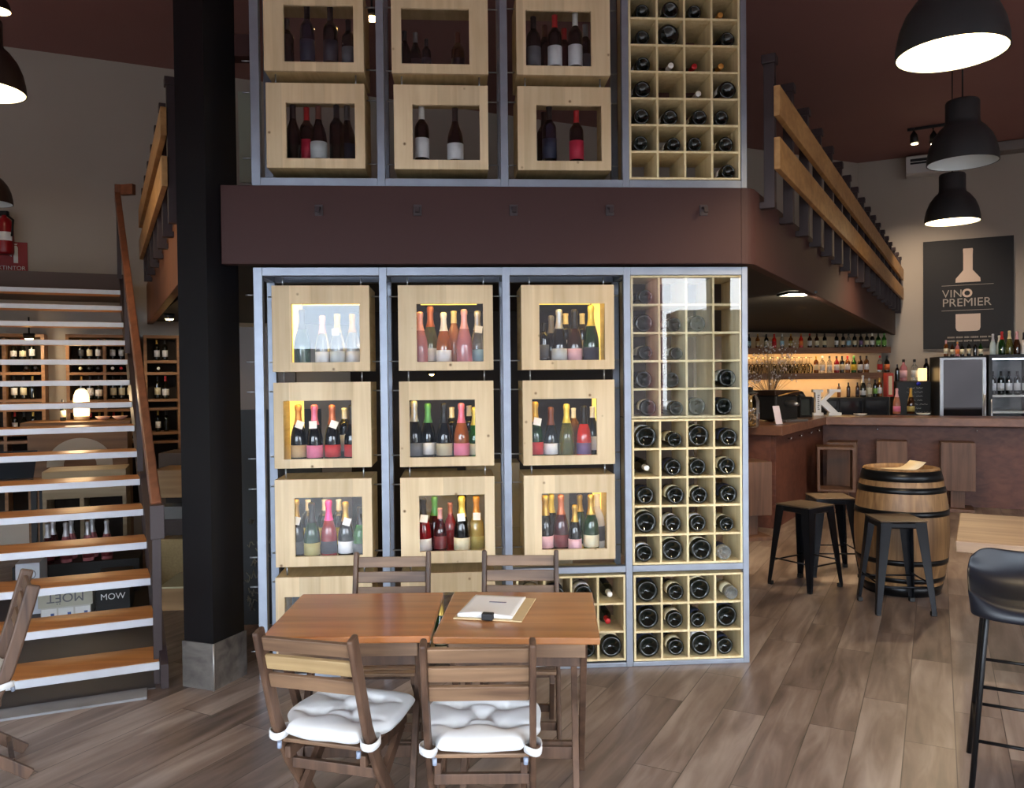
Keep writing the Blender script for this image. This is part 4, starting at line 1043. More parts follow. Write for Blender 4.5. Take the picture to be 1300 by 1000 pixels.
# wooden bar stools: an open box seat on a post and foot board
BSW = wood('bar_stool_wood', (80, 55, 43), (114, 82, 64), 'z', 0.8, 0.5)
def box_stool(label, loc, rz, w=.37, d=.34, z0=.25, z1=.78):
    t = thing('box_stool', label, 'bar stool', loc, rz, 'wooden box stools along the bar')
    MB().ring((-w/2, z0, w/2, z1), (-w/2+.032, z0+.032, w/2-.032, z1-.032), -d/2, d/2).build('seat_box', BSW, t, 0.004)
    MB().lohi((-.075, -.075, .041), (.075, .075, z0-.001)).build('post', BSW, t, 0.003)
    MB().lohi((-.19, -.17, 0), (.19, .17, .04)).build('foot_board', BSW, t, 0.004)
    return t
def stool_px(label, px, py, rz, **k):
    p = on_z(px, py, 0); return box_stool(label, (p.x, p.y+.15, 0), rz, **k)
stool_px('wooden box stool beside the lower steel rack, at the end of the bar', 956, 686, R(97))
def bar_stool(label, px, out, rz, **k):
    p = on_v(px, 560, (A0.x, A0.y), R(-29)); q = Vector((p.x, p.y, 0))-Bn*out
    return box_stool(label, (q.x, q.y, 0), rz, **k)
bar_stool('wooden box stool in the bar corner with its open side to us', 1064, .60, R(-22), w=.42)
q = A0-Au*.05-An*.20; box_stool('wooden box stool tucked behind another in the bar corner', (q.x, q.y, 0), R(61), z1=.80)
bar_stool('wooden box stool hidden up to its seat behind the barrel', 1132, .02, R(61), w=.34, z1=.82)
bar_stool('wooden box stool at the bar beside the barrel, facing the front panel', 1215, .02, R(61), d=.36, w=.34, z1=.82)

# ---- things on the bar
def on_top(px, py, z=1.1): return on_z(px, py, z)
kp = on_top(1031, 527.5); KW = pm('white_lacquer', (225, 225, 228), 0.4)
kt = thing('letter_sign', 'white three-dimensional letter K with slab serifs on the bar corner', 'sign', (kp.x+.03, kp.y+.03, 1.1005), R(-10))
def kbox(mb, pts): mb.prism(pts, 0, .09, Matrix.Rotation(R(90), 4, 'X'))
kb = MB()
kb.prism([(0, 0), (.13, 0), (.13, .035), (.10, .035), (.10, .145), (.215, .035), (.195, .035), (.195, 0), (.36, 0), (.36, .035), (.32, .035), (.165, .195), (.28, .305), (.35, .305), (.35, .34), (.20, .34), (.20, .305), (.215, .305), (.10, .19), (.10, .305), (.13, .305), (.13, .34), (0, .34), (0, .305), (.03, .305), (.03, .035), (0, .035)], -.09, 0, Matrix.Rotation(R(90), 4, 'X'))
kb.build('letter_body', KW, kt)
kmat = pm('print_grey', (110, 112, 120), 0.7)
rk = random.Random(2)
# tiny grey writing runs down the letter's stem, unreadable in the photo: kept as a dashed strip
mb = MB()
for i in range(8): mb.lohi((.052+rk.uniform(0, .004), -.0008, .075+.026*i), (.078+rk.uniform(-.006, .004), -.0002, .090+.026*i))
mb.build('print_lines', kmat, kt)
# coffee grinder / espresso machine, glass jar of corks, menu holder, vase of dried flowers
def D_(px, py, z): return on_z(px, py, z)
em = on_top(1000, 536)
MET = pm('brushed_metal', (150, 150, 154), 0.3, 0.9, noise=0.1)
es = thing('espresso_machine', 'dark espresso machine with metal arm on the short side of the bar', 'coffee machine', (em.x-.02, em.y+.30, 1.1005), R(30))
MB().lohi((-.20, -.16, .02), (.20, .18, .30)).build('body', BLACK, es, 0.02)
MB().lohi((-.22, -.17, .301), (.22, .20, .36)).build('cup_tray', pm('dark_bronze', (54, 38, 30), 0.4, 0.5), es, 0.01)
MB().lohi((-.20, -.30, .0), (.20, -.161, .03)).build('drip_tray', MET, es, 0.005)
MB().tube([(-.02, -.165, .21), (-.02, -.26, .21), (-.02, -.33, .20)], [.035, .035, .018], 12).build('group_head', MET, es)
MB().tube([(-.20, -.20, .30), (.02, -.24, .34), (.16, -.22, .345)], .008, 8).build('steam_arm', pm('brass_arm', (200, 150, 90), 0.3, 0.9), es)
jr = on_top(957, 543)
ja = thing('cork_jar', 'tall glass jar filled with corks at the end of the bar', 'jar', (jr.x, jr.y+.10, 1.1005))
MB().lathe([(0, 0), (.085, 0), (.095, .02), (.095, .27), (.07, .32), (.07, .34), (.078, .345)], 20).build('glass_body', pane_mat('jar_glass', (225, 225, 215)), ja)
ck = MB(); rk = random.Random(5)
for i in range(46):
    a, r_, z = rk.uniform(0, 2*PI), .07*math.sqrt(rk.random()), .022+.17*rk.random()
    d = Vector((rk.uniform(-1, 1), rk.uniform(-1, 1), rk.uniform(-.4, .4))).normalized()*.02
    c = Vector((r_*math.cos(a)*.9, r_*math.sin(a)*.9, z)); ck.tube([c-d, c+d], .011, 6)
ck.build('corks', wood('cork', (140, 104, 62), (188, 150, 100), 'x', 2), ja, kind='stuff')
MB().lathe([(.0, .346), (.08, .346), (.08, .36), (.03, .375), (.03, .41), (0, .415)], 16).build('lid', BLACK, ja)
mh = on_top(991, 539)
mo = thing('menu_holder', 'slanted white menu card standing on the bar before the espresso machine', 'menu card', (mh.x, mh.y+.03, 1.1005), R(25))
MB().add([(-.05, 0, 0), (.05, 0, 0), (.05, .05, .20), (-.05, .05, .20), (-.05, .004, 0), (.05, .004, 0), (.05, .054, .20), (-.05, .054, .20)], [(0, 1, 2, 3), (7, 6, 5, 4), (0, 4, 5, 1), (1, 5, 6, 2), (2, 6, 7, 3), (3, 7, 4, 0)]).build('card', pm('card_lilac', (196, 186, 200), 0.6), mo)
MB().lohi((-.06, -.02, 0), (.06, .09, .006)).build('foot', MET, mo)
vz = on_top(1012, 531)
vs_ = thing('dried_flowers', 'vase of dried pale flowers rising above the espresso machine', 'flowers', (vz.x-.05, vz.y+.75, 1.1005))
MB().lathe([(0, 0), (.05, 0), (.065, .1), (.04, .22), (.045, .25), (.038, .24), (0, .02)], 16).build('vase', BLACK, vs_)
fm = MB(); stems = MB(); rk = random.Random(9)
for i in range(60):
    a = rk.uniform(0, 2*PI); sp_ = rk.uniform(.05, .36); h = rk.uniform(.40, .95)
    p1 = Vector((sp_*math.cos(a), sp_*math.sin(a), h)); stems.tube([(0, 0, .2), p1*.5+Vector((0, 0, .12)), p1], .0025, 4)
    for k in range(4):
        q = p1+Vector((rk.uniform(-.04, .04), rk.uniform(-.04, .04), rk.uniform(-.05, .05))); r_ = rk.uniform(.006, .016)
        fm.lathe([(0, -r_), (r_, 0), (0, r_)], 6, Matrix.Translation(q))
stems.build('stems', pm('dry_stem', (130, 112, 92), 0.8), vs_); fm.build('blossoms', pm('dry_blossom', (214, 206, 208), 0.8), vs_, kind='stuff')
lt = on_top(1027, 530)
ln = thing('black_lantern', 'small dark box lantern on the bar between espresso machine and letter', 'lantern', (lt.x-.03, lt.y+.16, 1.1005), R(20))
MB().ring((-.10, 0, .10, .26), (-.08, .03, .08, .23), -.09, .09).build('frame', BLACK, ln, 0.002)
MB().lohi((-.079, -.07, .031), (.079, .07, .229)).build('glass_body', pm('smoked_glass', (70, 78, 78), 0.1, 0, .5, trans=.5), ln)
MB().lathe([(0, .261), (.08, .261), (.03, .32), (0, .33)], 4).build('roof', BLACK, ln)
for i, (px, py) in enumerate(((1097, 527.5), (1178, 527))):
    p = on_top(px, py); t = thing('saucer', 'white plate lying on the bar top, %s' % ('near the letter sign' if i == 0 else 'beside the gold-foiled bottle'), 'plate', (p.x, p.y+.10, 1.1005), 0, 'white plates on the bar')
    MB().lathe([(0, 0), (.05, 0), (.085, .018), (.083, .022), (.05, .006), (0, .006)], 24).build('dish', WHITE, t)
for i, (px, py, top, gl, fo, la_) in enumerate(((1141.5, 525, 490, 'rose', 'palepink', 'pink'), (1159.5, 526, 490, 'brown', 'gold', 'gold'))):
    p = on_top(px, 525.5); p.y += .06
    bottle((p.x, p.y, 1.1005), ('rosé sparkling bottle on the bar before the chalkboard', 'gold-foiled sparkling bottle on the bar before the chalkboard')[i], 'champagne', gl, fo, la_, .34, group='bottles on the bar')

# ---- back bar: low black bottle cooler, chalkboard, shelves with bottles and glasses
SHY = 11.35
def on_s(px, py, off=0.0): return on_y(px, py, SHY+off)
sx0, sx1 = on_s(940, 450).x, on_s(1131, 450).x
SHW = wood('shelf_wood_bar', (104, 70, 50), (140, 98, 72), 'x', 0.6, 0.5)
zs1 = on_s(1040, 443.5).z; zs2 = on_s(1040, 476).z
WARM = glow('shelf_led_warm', (255, 206, 140), 14.0)
back = thing('bar_shelving', 'two wall shelves with warm light behind the bar, carrying bottles and glasses', 'shelf', (sx0, SHY, 0))
MB().lohi((sx0, SHY+.30, .0), (sx1+.02, SHY+.32, 2.2)).build('back_panel', pm('shelf_back_cream', (196, 176, 146), 0.8, noise=.03), back, world=True)
for z in (zs1, zs2):
    MB().lohi((sx0, SHY, z-.03), (sx1, SHY+.297, z+.03)).build('shelf_board', SHW, back, 0.003, world=True)
    MB().lohi((sx0, SHY, z-.058), (sx1, SHY+.015, z-.0305)).build('shelf_lip', SHW, back, world=True)
    MB().lohi((sx0+.1, SHY+.10, z-.041), (sx1-.45, SHY+.13, z-.031)).build('light_strip', WARM, back, world=True)
rk = random.Random(11)
def row_of(items, yoff, z, where, group, hmax):
    for i, q in enumerate(items):
        px, h, shape, gl, fo, la_ = q; p = on_y(px, 460, SHY+yoff)
        words = {'bordeaux': 'tall bottle', 'burgundy': 'rounded bottle', 'spirit': 'square-shouldered spirit bottle', 'champagne': 'sparkling bottle'}[shape]
        bottle((p.x, SHY+yoff, z), '%s %s with %s label, %s from left, %s' % (gl.replace('_', ' '), words, la_ or 'no', ORD[i], where), shape, gl, fo, la_, min(h, hmax), group=group, seg=10, wide=1.12)
top_items = [(951, .31, 'bordeaux', 'dark', 'dark', 'blue'), (962, .30, 'spirit', 'amber', 'gold', 'tan'), (973, .31, 'spirit', 'dark', 'dark', 'beige'), (983, .28, 'spirit', 'bright_red', 'red', 'red'), (993, .30, 'bordeaux', 'clear', 'silver', 'blue'), (1004, .32, 'spirit', 'amber', 'gold', 'gold'),
             (1017, .26, 'spirit', 'bright_red', 'orange', 'orange'), (1028, .29, 'spirit', 'brown', 'red', 'white'), (1037, .28, 'spirit', 'brown', 'dark', 'cream'), (1047, .33, 'bordeaux', 'dark', 'dark', 'cream'), (1062, .29, 'bordeaux', 'dark', 'dark', 'white'), (1070.5, .34, 'bordeaux', 'black', 'dark', 'cream'),
             (1077.5, .33, 'spirit', 'clear', 'dark', 'blue'), (1085, .34, 'bordeaux', 'dark', 'dark', 'cream'), (1093, .35, 'bordeaux', 'black', 'dark', 'purple'), (1100.5, .35, 'bordeaux', 'dark', 'dark', 'cream'), (1107.5, .40, 'bordeaux', 'black', 'white', 'white'), (1115, .34, 'spirit', 'green', 'dark', 'green'), (1122.5, .33, 'spirit', 'bright_green', 'green', 'green')]
row_of(top_items, .13, zs1+.0305, 'top shelf behind bar', 'bottles on the top bar shelf', MZ0-zs1-.0305-.015)
mid_items = [(1036, .27, 'bordeaux', 'amber', 'gold', 'cream'), (1044, .29, 'spirit', 'clear', 'silver', 'white'), (1053, .30, 'spirit', 'clear', 'dark', 'silver'), (1062, .27, 'spirit', 'red', 'dark', 'white'), (1069, .28, 'bordeaux', 'dark', 'dark', 'cream'), (1076, .30, 'bordeaux', 'amber', 'red', 'white'), (1084, .31, 'spirit', 'bright_green', 'green', 'yellow'),
             (1092, .31, 'spirit', 'brown', 'dark', 'white'), (1100, .31, 'bordeaux', 'amber', 'dark', 'white'), (1117, .29, 'spirit', 'clear', 'red', 'red'), (1126, .26, 'spirit', 'dark', 'dark', 'orange')]
row_of(mid_items, .13, zs2+.0305, 'second shelf behind bar', 'bottles on the second bar shelf', zs1-zs2-.125)
# stemmed glasses upside down
GLS = pane_mat('wine_glass', (238, 236, 226), 0.02, 1.45)
gme = MB().lathe([(.034, 0), (.036, .002), (.042, .05), (.040, .085), (.022, .115), (.004, .125), (.0035, .19), (.006, .196), (.036, .200), (.036, .203), (0, .204)], 14).mesh('wine_glass'); gme.materials.append(GLS)
gi = 0
for j, yo in enumerate((.09, .19)):
    for i in range(9):
        p = on_y(951+9.1*i+(4 if j else 0), 470, SHY+yo)
        g = bpy.data.objects.new('wine_glass', gme); COL.objects.link(g); g.location = (p.x, SHY+yo, zs2+.0305); g.scale = (1.15, 1.15, 1.15)
        tag(g, 'clear stemmed glass, %s from left, %s row of second bar shelf' % (ORD[i], 'front' if j == 0 else 'rear'), 'glass', 'stemmed glasses on the second bar shelf')
# low cooler below the shelves with small bottles on it
zc = on_y(1090, 504.5, SHY-.25).z
ca0, ca1 = on_y(1032, 515, SHY-.25).x, on_y(1131, 515, SHY-.25).x
cl = thing('bottle_cooler', 'low black bottle cooler behind the bar, dim bottles behind its glass doors', 'cooler', ((ca0+ca1)/2, SHY-.25, 0))
MB().lohi((ca0, SHY-.22, 0.0), (ca1, SHY+.25, zc)).build('body', BLACK, cl, 0.004, world=True)
for i in range(3):
    a = ca0+.02+(ca1-ca0-.04)*i/3; b_ = ca0+.02+(ca1-ca0-.04)*(i+1)/3
    dr = MB().ring((a+.004, .12, b_-.004, zc-.02), (a+.03, .16, b_-.03, zc-.05), SHY-.245, SHY-.221).build('door', pm('cooler_frame', (26, 26, 28), .4, .3), cl, world=True)
    q = MB().lohi((a+.03, SHY-.235, .16), (b_-.03, SHY-.230, zc-.05)); inv = Matrix.Translation(cl.location).inverted(); q.v = [inv @ w for w in q.v]
    q.build('pane', pm('cooler_glass', (34, 38, 44), .08, 0, .6), dr)
row = [(1065, .20, 'bordeaux', 'amber', 'dark', None), (1077, .21, 'bordeaux', 'brown', 'dark', None), (1088.5, .21, 'bordeaux', 'brown', 'dark', 'dark'), (1095.5, .31, 'champagne', 'dark', 'silver', 'white'), (1103.5, .27, 'spirit', 'clear', 'silver', 'cream'), (1111, .25, 'bordeaux', 'dark', 'dark', 'green'), (1116.5, .27, 'bordeaux', 'amber', 'gold', 'white')]
for i, (px, h, shape, gl, fo, la_) in enumerate(row):
    p = on_y(px, 500, SHY-.02)
    bottle((p.x, SHY-.02, zc+.001), '%s bottle with %s top, %s from left on the low bottle cooler' % (gl, fo, ORD[i]), shape, gl, fo, la_, h, group='bottles on the low cooler', seg=10)
p = on_y(1128, 500, SHY-.05)
cx = thing('red_box', 'red and white upright carton on the low bottle cooler', 'box', (p.x, SHY-.05, zc+.001), R(8)); MB().lohi((-.055, -.04, 0), (.055, .04, .34)).build('carton', pm('carton_red', (190, 70, 62), .6), cx); MB().lohi((-.03, -.0415, .03), (.03, -.0402, .30)).build('carton_label', pm('label_cream', LCOL['cream'], .6), cx)
# black machine carrying candle and bottles, with a chalk list on its front
cy = 11.15
k0, k1 = on_y(1140, 500, cy), on_y(1181, 500, cy); zt = on_y(1165, 483.5, cy).z
ch = thing('chalkboard_cabinet', 'black cabinet with chalk writing on its front, behind the bar bottles', 'cabinet', ((k0.x+k1.x)/2, cy, 0), R(-12))
wd = (k1.x-k0.x)/2
MB().lohi((-wd, 0, 0), (wd, .30, zt)).build('body', BLACK, ch, 0.02)
CHK = pm('chalk', (150, 150, 150), .9)
rk = random.Random(4)
mb = MB()
for j in range(7):
    x = -wd*.45+rk.uniform(0, .05); z = zt-.10-.058*j
    for k in range(rk.randint(2, 4)):
        l = rk.uniform(.05, .12); mb.tube([(x+l*q/6, -.003, z+.008*math.sin(q*2.3+j+k)) for q in range(7)], .0035, 4); x += l+.025
mb.build('chalk_writing', CHK, ch)
for (px, kind) in ((1141, 0), (1149, 1), (1163, 2), (1178, 3)):
    p = on_y(px, 480, cy+.12)
    nm = ('slim dark bottle', 'pink square spirit bottle with dark stopper', 'clear square spirit bottle with dark stopper', 'tall dark bottle')[kind]
    bottle((p.x, cy+.16, zt+.001), nm+' on the black chalk cabinet', ('bordeaux', 'spirit', 'spirit', 'bordeaux')[kind], ('black', 'pink', 'clear', 'black')[kind], 'dark', (None, 'palepink', 'silver', None)[kind], (.24, .31, .31, .32)[kind], seg=12, group='bottles on the chalk cabinet', wide=1.15 if kind in (1, 2) else 1)
p = on_y(1172, 480, cy+.06)
cdl = thing('lit_candle', 'glowing cream candle lamp on the black chalk cabinet', 'candle lamp', (p.x, cy+.08, zt+.001)); MB().lathe([(0, 0), (.055, 0), (.058, .01), (.058, .165), (.05, .18), (.045, .165), (0, .16)], 20).build('wax', glow('candle_glow', (255, 206, 138), 0.9), cdl)
p = on_y(1164, 484, cy-.02); bl = thing('blue_sticker', 'small blue round badge on the black chalk cabinet', 'badge', (p.x, cy-.06, zt-.04), R(-12)); MB().lathe([(0, 0), (.028, 0), (.028, .004), (0, .005)], 20, Matrix.Rotation(R(90), 4, 'X')).build('disc', pm('blue_plastic', (40, 44, 170), .4), bl)

# fridges
def fridge(label, px0, px1, pyt, y, lit, rz):
    a, b_ = on_f(px0, pyt), on_f(px1, pyt); w = math.hypot(b_.x-a.x, b_.y-a.y); h = (a.z+b_.z)/2
    t = thing('glass_door_fridge', label, 'fridge', (a.x, a.y, 0), rz, 'glass-door fridges behind the bar')
    MB().lohi((.0, .03, 0), (w, .55, h)).build('body', pm('fridge_black', (26, 27, 30), .35, .2), t, 0.006)
    FRM = pm('fridge_frame_alu', (176, 178, 180), .3, .8) if lit == 0 else BLACK
    dr = MB().ring((.0, .08, w, h-.02), (.045, .14, w-.045, h-.05), -.01, .029).build('door', FRM, t, 0.003)
    MB().lohi((.045, .004, .14), (w-.045, .010, h-.05)).build('pane', pm('fridge_pane', (20, 24, 30), .04, 0, .9, coat=1.0) if lit == 0 else GLASS, dr)
    MB().tube([(.022 if lit else w-.022, -.03, h*.45), (.022 if lit else w-.022, -.03, h*.72)], .012, 8).build('handle', pm('fridge_handle', (190, 190, 192), .3, .8), dr)
    return t, a, w, h
FA = R(-18); FQ = on_y(1193, 452, 10.75); FQ = (FQ.x, FQ.y)
def on_f(px, py): return on_v(px, py, FQ, FA)
f1, fa, fwd_, fh = fridge('glass-door fridge with silver frame and mirroring pane, behind the bar', 1193, 1252, 452, 10.75, 0, R(-18))
# the second one is open inside, with shelves and bottles to be seen through its glass
a, b_ = on_f(1255, 450), on_f(1318, 450); w = math.hypot(b_.x-a.x, b_.y-a.y); h = a.z
f2 = thing('glass_door_fridge', 'black glass-door fridge at the picture edge with wine bottles inside', 'fridge', (a.x, a.y, 0), R(-18), 'glass-door fridges behind the bar')
FB = pm('fridge_black', (26, 27, 30), .35, .2)
MB().ring((0, 0, w, h), (.04, .10, w-.04, h-.05), .03, .5).build('body', FB, f2)
MB().lohi((.041, .48, .101), (w-.041, .499, h-.051)).build('back_panel', pm('fridge_inside', (120, 122, 124), .5), f2)
SHF = pm('fridge_shelf', (196, 196, 192), .4, .3)
for z in (h-.58, h-.80, h-1.1): MB().lohi((.041, .05, z), (w-.041, .479, z+.03)).build('shelf', SHF, f2)
dr = MB().ring((0, .08, w, h-.01), (.045, .14, w-.045, h-.05), -.01, .029).build('door', FB, f2, 0.003)
MB().lohi((.046, .004, .141), (w-.046, .010, h-.051)).build('pane', GLASS, dr)
MB().tube([(.03, -.03, h*.42), (.03, -.03, h*.68)], .012, 8).build('handle', pm('fridge_handle', (190, 190, 192), .3, .8), dr)
MB().lohi((.041, .05, h-.07), (w-.041, .09, h-.052)).build('light_strip', glow('fridge_led', (220, 232, 255), 3.0), f2)
for i in range(5):
    q = rotz(R(-18)) @ Vector((.10+(w-.2)*i/4, .16, 0))
    bottle((a.x+q.x, a.y+q.y, h-.58+.031), 'dark bottle with white label, %s from left, inside the black glass-door fridge' % ORD[i], 'bordeaux', 'dark', 'dark', 'white', .32, rz=R(-18), group='bottles inside the black fridge', seg=10)
tops = [(1201, 432, 'bordeaux', 'amber', 'palepink', 'cream'), (1209, 437, 'spirit', 'brown', 'dark', 'cream'), (1215.5, 437, 'spirit', 'pink', 'orange', 'orange'), (1221.5, 437, 'spirit', 'dark', 'dark', 'cream'), (1230, 433, 'bordeaux', 'dark', 'dark', 'cream'), (1238, 434, 'bordeaux', 'black', 'dark', None), (1245, 434, 'spirit', 'green', 'dark', 'cream')]
for i, (px, top, shape, gl, fo, la_) in enumerate(tops):
    fo_ = (FQ[0]+.16*math.sin(R(18)), FQ[1]+.16*math.cos(R(18))); p = on_v(px, 452, fo_, FA); pz = on_v(px, top, fo_, FA).z
    bottle((p.x, p.y, fh+.001), '%s bottle with %s label, %s from left on top of the silver-framed fridge' % (gl, la_ or 'no', ORD[i]), shape, gl, fo, la_, max(.2, pz-fh), group='bottles on the silver-framed fridge', seg=12)
tops2 = [(1260.5, 424, 'champagne', 'pale', 'silver', None), (1268.5, 426, 'champagne', 'pale', 'white', None), (1272, 421, 'champagne', 'green', 'red', None), (1281.5, 420, 'champagne', 'olive', 'cream', None), (1291, 421, 'champagne', 'brown', 'palepink', None), (1300, 422, 'champagne', 'white', 'dark', None)]
for i, (px, top, shape, gl, fo, la_) in enumerate(tops2):
    ins_ = .16+(.13 if i == 1 else 0); fo_ = (FQ[0]+ins_*math.sin(R(18)), FQ[1]+ins_*math.cos(R(18)))
    p = on_v(px, 450, fo_, FA); pz = on_v(px, top, fo_, FA).z
    bottle((p.x, p.y, h+.001), '%s bottle with %s top, %s from left on top of the black fridge' % (gl, fo.replace('palepink', 'pink'), ORD[i]), shape, gl, fo, la_, max(.2, pz-h), group='bottles on the black fridge', seg=12)

# ---------------------------------------------------------------- poster, AC, track lights on the right-hand wall
m, w, h = wallbox(1172, 303, 1287, 442, RW0, RWA, .02)
PT = thing('wall_sign', 'large black sign with bottle emblem and VINO PREMIER lettering on the wall', 'sign', m.translation, RWA)
MB().lohi((0, -.012, 0), (w, .012, h)).build('board', pm('sign_black', (26, 26, 30), .6, noise=.05), PT)
SG = pm('sign_cream', (206, 186, 172), .6); SL = pm('sign_grey', (168, 160, 152), .6)
VX = Matrix.Translation((0, -.0135, 0)) @ Matrix.Rotation(R(90), 4, 'X')
def sxy(px, py): return ((px-1172)/115*w, (442-(py+(px-1229)*(.045 if py < 380 else .0)*0)-0)/139*h)
cx_ = w*.505
def pz(v): return h*(1-v)
# emblem: neck and shoulder above, foot below (measured as shares of the board)
nk = [(-.052, .088), (.052, .088), (.055, .10), (.052, .145), (.052, .285), (.135, .36), (.139, .395), (-.139, .395), (-.135, .36), (-.052, .285), (-.052, .145), (-.055, .10)]
MB().prism([(cx_+a*w, pz(b_)) for a, b_ in nk], 0, .002, VX).build('emblem_neck', SG, PT)
ftp = [(-.137, .685), (.137, .685), (.137, .81), (.125, .835), (.10, .842), (-.10, .842), (-.125, .835), (-.137, .81)]
MB().prism([(cx_+a*w, pz(b_)) for a, b_ in ftp], 0, .002, VX).build('emblem_foot', SG, PT)
for v in (.422, .652):
    MB().prism([(w*.21, pz(v)), (w*.785, pz(v)), (w*.785, pz(v)+.006), (w*.21, pz(v)+.006)], 0, .002, VX).build('line', SL, PT)
text('VIN', .164, SL, 'lettering', PT, VX @ Matrix.Translation((w*.215, pz(.528), 0)), bold=-.0005, space=1.03)
text('O', .164, SG, 'lettering', PT, VX @ Matrix.Translation((w*.440, pz(.528), 0)), bold=.007)
text('PREMIER', .174, SL, 'lettering', PT, VX @ Matrix.Translation((w*.215, pz(.613), 0)), space=1.0)
# two lines of small writing, too small to read in the photograph: kept as word-shaped strokes
rk = random.Random(12)
for v in (.905, .938):
    mb = MB(); x = w*.275
    while x < w*.74:
        for k in range(rk.randint(4, 8)):
            cw = rk.uniform(.010, .018)
            mb.prism([(x, pz(v)), (x+cw*.72, pz(v)), (x+cw*.72, pz(v)+.024), (x, pz(v)+.024)], 0, .0015, VX); x += cw
        x += .016
    mb.build('small_lettering', SL, PT)
# air conditioner
m, w, h = wallbox(1150, 194, 1216, 219, RW0, RWA, .25)
ac = thing('air_conditioner', 'white wall air conditioner with dark outlet under the ceiling', 'air conditioner', (m.translation.x, m.translation.y, min(m.translation.z, CZ-h-.02)), RWA)
MB().prism([(0, .02), (.0, h-.02), (.04, h), (.24, h), (.24, 0), (.05, 0)], 0, w, Matrix(((0, 0, 1, 0), (1, 0, 0, 0), (0, 1, 0, 0), (0, 0, 0, 1)))).build('housing', pm('ac_white', (206, 202, 198), .5), ac, .004)
MB().lohi((.06, -.004, h*.52), (w-.05, -.0005, h*.80)).build('air_outlet', BLACK, ac)
MB().lohi((.06, -.007, h*.62), (w-.05, -.0045, h*.655)).build('flap', pm('ac_white', (206, 202, 198), .5), ac)
# duct further along the wall
m, w, h = wallbox(1264, 181, 1318, 190, RW0, RWA, .3)
dt = thing('ceiling_duct', 'long pale duct under the ceiling beside the air conditioner', 'duct', (m.translation.x, m.translation.y, CZ-.145), RWA); MB().lohi((0, 0, 0), (w+1.2, .28, .14)).build('casing', pm('duct_grey', (128, 120, 116), .6), dt, .01)
# spot track
tl0, tl1 = on_z(1152, 168, CZ-.05), on_z(1200, 161, CZ-.05)
tk = thing('track_light', 'black ceiling track with two small spots above the air conditioner', 'track light', (tl0.x, tl0.y, CZ-.06))
TRK = tk
dv = (tl1-tl0); MB().bar(Vector((0, 0, .04)), Vector((dv.x, dv.y, .04)), .035, .035).build('track', BLACK, tk)
for px, py in ((1160, 186), (1185, 181)):
    q = on_z(px, 164, CZ-.05)-tl0; q.z = 0
    sp_ = MB().tube([q+Vector((0, 0, .02)), q+Vector((0, 0, -.07)), q+Vector((0, -.02, -.19))], [.012, .045, .055], 12).build('spot', BLACK, tk)
    MB().lathe([(0, 0), (.045, 0), (.045, .004), (0, .004)], 14, Matrix.Translation(q+Vector((0, -.021, -.197)))).build('lamp_face', glow('spot_face', (255, 226, 170), 8), sp_)
    d = bpy.data.lights.new('track_beam', 'SPOT'); d.energy = 52; d.color = (1, .79, .58); d.spot_size = R(95); d.spot_blend = .8; d.shadow_soft_size = .05
    l = bpy.data.objects.new('track_beam', d); COL.objects.link(l); l.parent = tk; l.location = q+Vector((0, -.025, -.23)); l.rotation_euler = Vector((.18, .35, -1)).to_track_quat('-Z', 'Y').to_euler()

# ---------------------------------------------------------------- pendant lamps
PEN = pm('pendant_dark_grey', (48, 50, 52), .45, .2, noise=.06); PENI = pm('pendant_inside_white', (214, 220, 220), .5)
BULB = glow('pendant_bulb', (255, 214, 150), 55.0)
def pendant(label, rim_px, D, rad_, lit, mat=PEN, power=26.0, cord_top=CZ):
    p = at_d(rim_px[0], rim_px[1], D); k = rad_/.235
    t = thing('pendant_lamp', label, 'pendant lamp', (p.x, p.y, p.z), 0, 'dark metal pendant lamps')
    pr = [(.235, 0), (.232, .05), (.218, .12), (.190, .19), (.150, .245), (.118, .275), (.112, .30), (.112, .43), (.104, .445), (0, .447)]
    inn = [(.228, .002), (.225, .05), (.211, .12), (.183, .185), (.143, .238), (.108, .268), (0, .275)]
    pr = [(a*k, b_*k) for a, b_ in pr]; inn = [(a*k, b_*k) for a, b_ in inn]
    MB().lathe(pr, 36).build('lamp_shade', mat, t)
    MB().lathe(inn, 36).build('shade_lining', PENI, t)
    MB().lathe([(pr[0][0], 0), (inn[0][0], .0)], 36).build('shade_rim', mat, t)
    MB().tube([(0, 0, .447*k), (0, 0, cord_top-p.z)], .006, 6).build('cord', BLACK, t)
    MB().lathe([(0, .10*k), (.03, .115*k), (.042, .15*k), (.03, .19*k), (.018, .21*k), (.018, .268*k)], 14).build('bulb', BULB if lit else WHITE, t)
    if lit:
        d = bpy.data.lights.new('pendant_light', 'SPOT'); d.energy = power; d.color = (1, .78, .48); d.spot_size = R(150); d.spot_blend = .5; d.shadow_soft_size = .05
        l = bpy.data.objects.new('pendant_light', d); COL.objects.link(l); l.parent = t; l.location = (0, 0, .09*k)
        l.rotation_euler = (0, 0, 0)
        gl = MB().lathe([(0, .012*k), (.15*k, .011*k), (.2265*k, .008*k)], 36).build('diffuser', glow('pendant_diffuser', (255, 224, 168), 5.0), t)
        l.location = (0, 0, -.02*k)
    return t
pendant('big lit dark pendant lamp, nearest of the three above the bar side', (1208, 69), 3.68, .235, True, power=45)
pendant('unlit dark pendant lamp with white lining, middle of the three on the bar side', (1222, 207), 5.85, .235, False)
pendant('lit dark pendant lamp above the fridge, farthest of the three on the bar side', (1209, 282), 7.55, .235, True, power=60)
BRP = pm('pendant_dark_brown', (50, 36, 30), .45, .2)
pendant('lit dark pendant lamp cut by the edge, above the staircase', (-22, 116), 4.95, .235, True, BRP, power=20)
pendant('small lit lamp at the top corner above the staircase', (-3, 14), 6.2, .09, True, BRP, power=10)
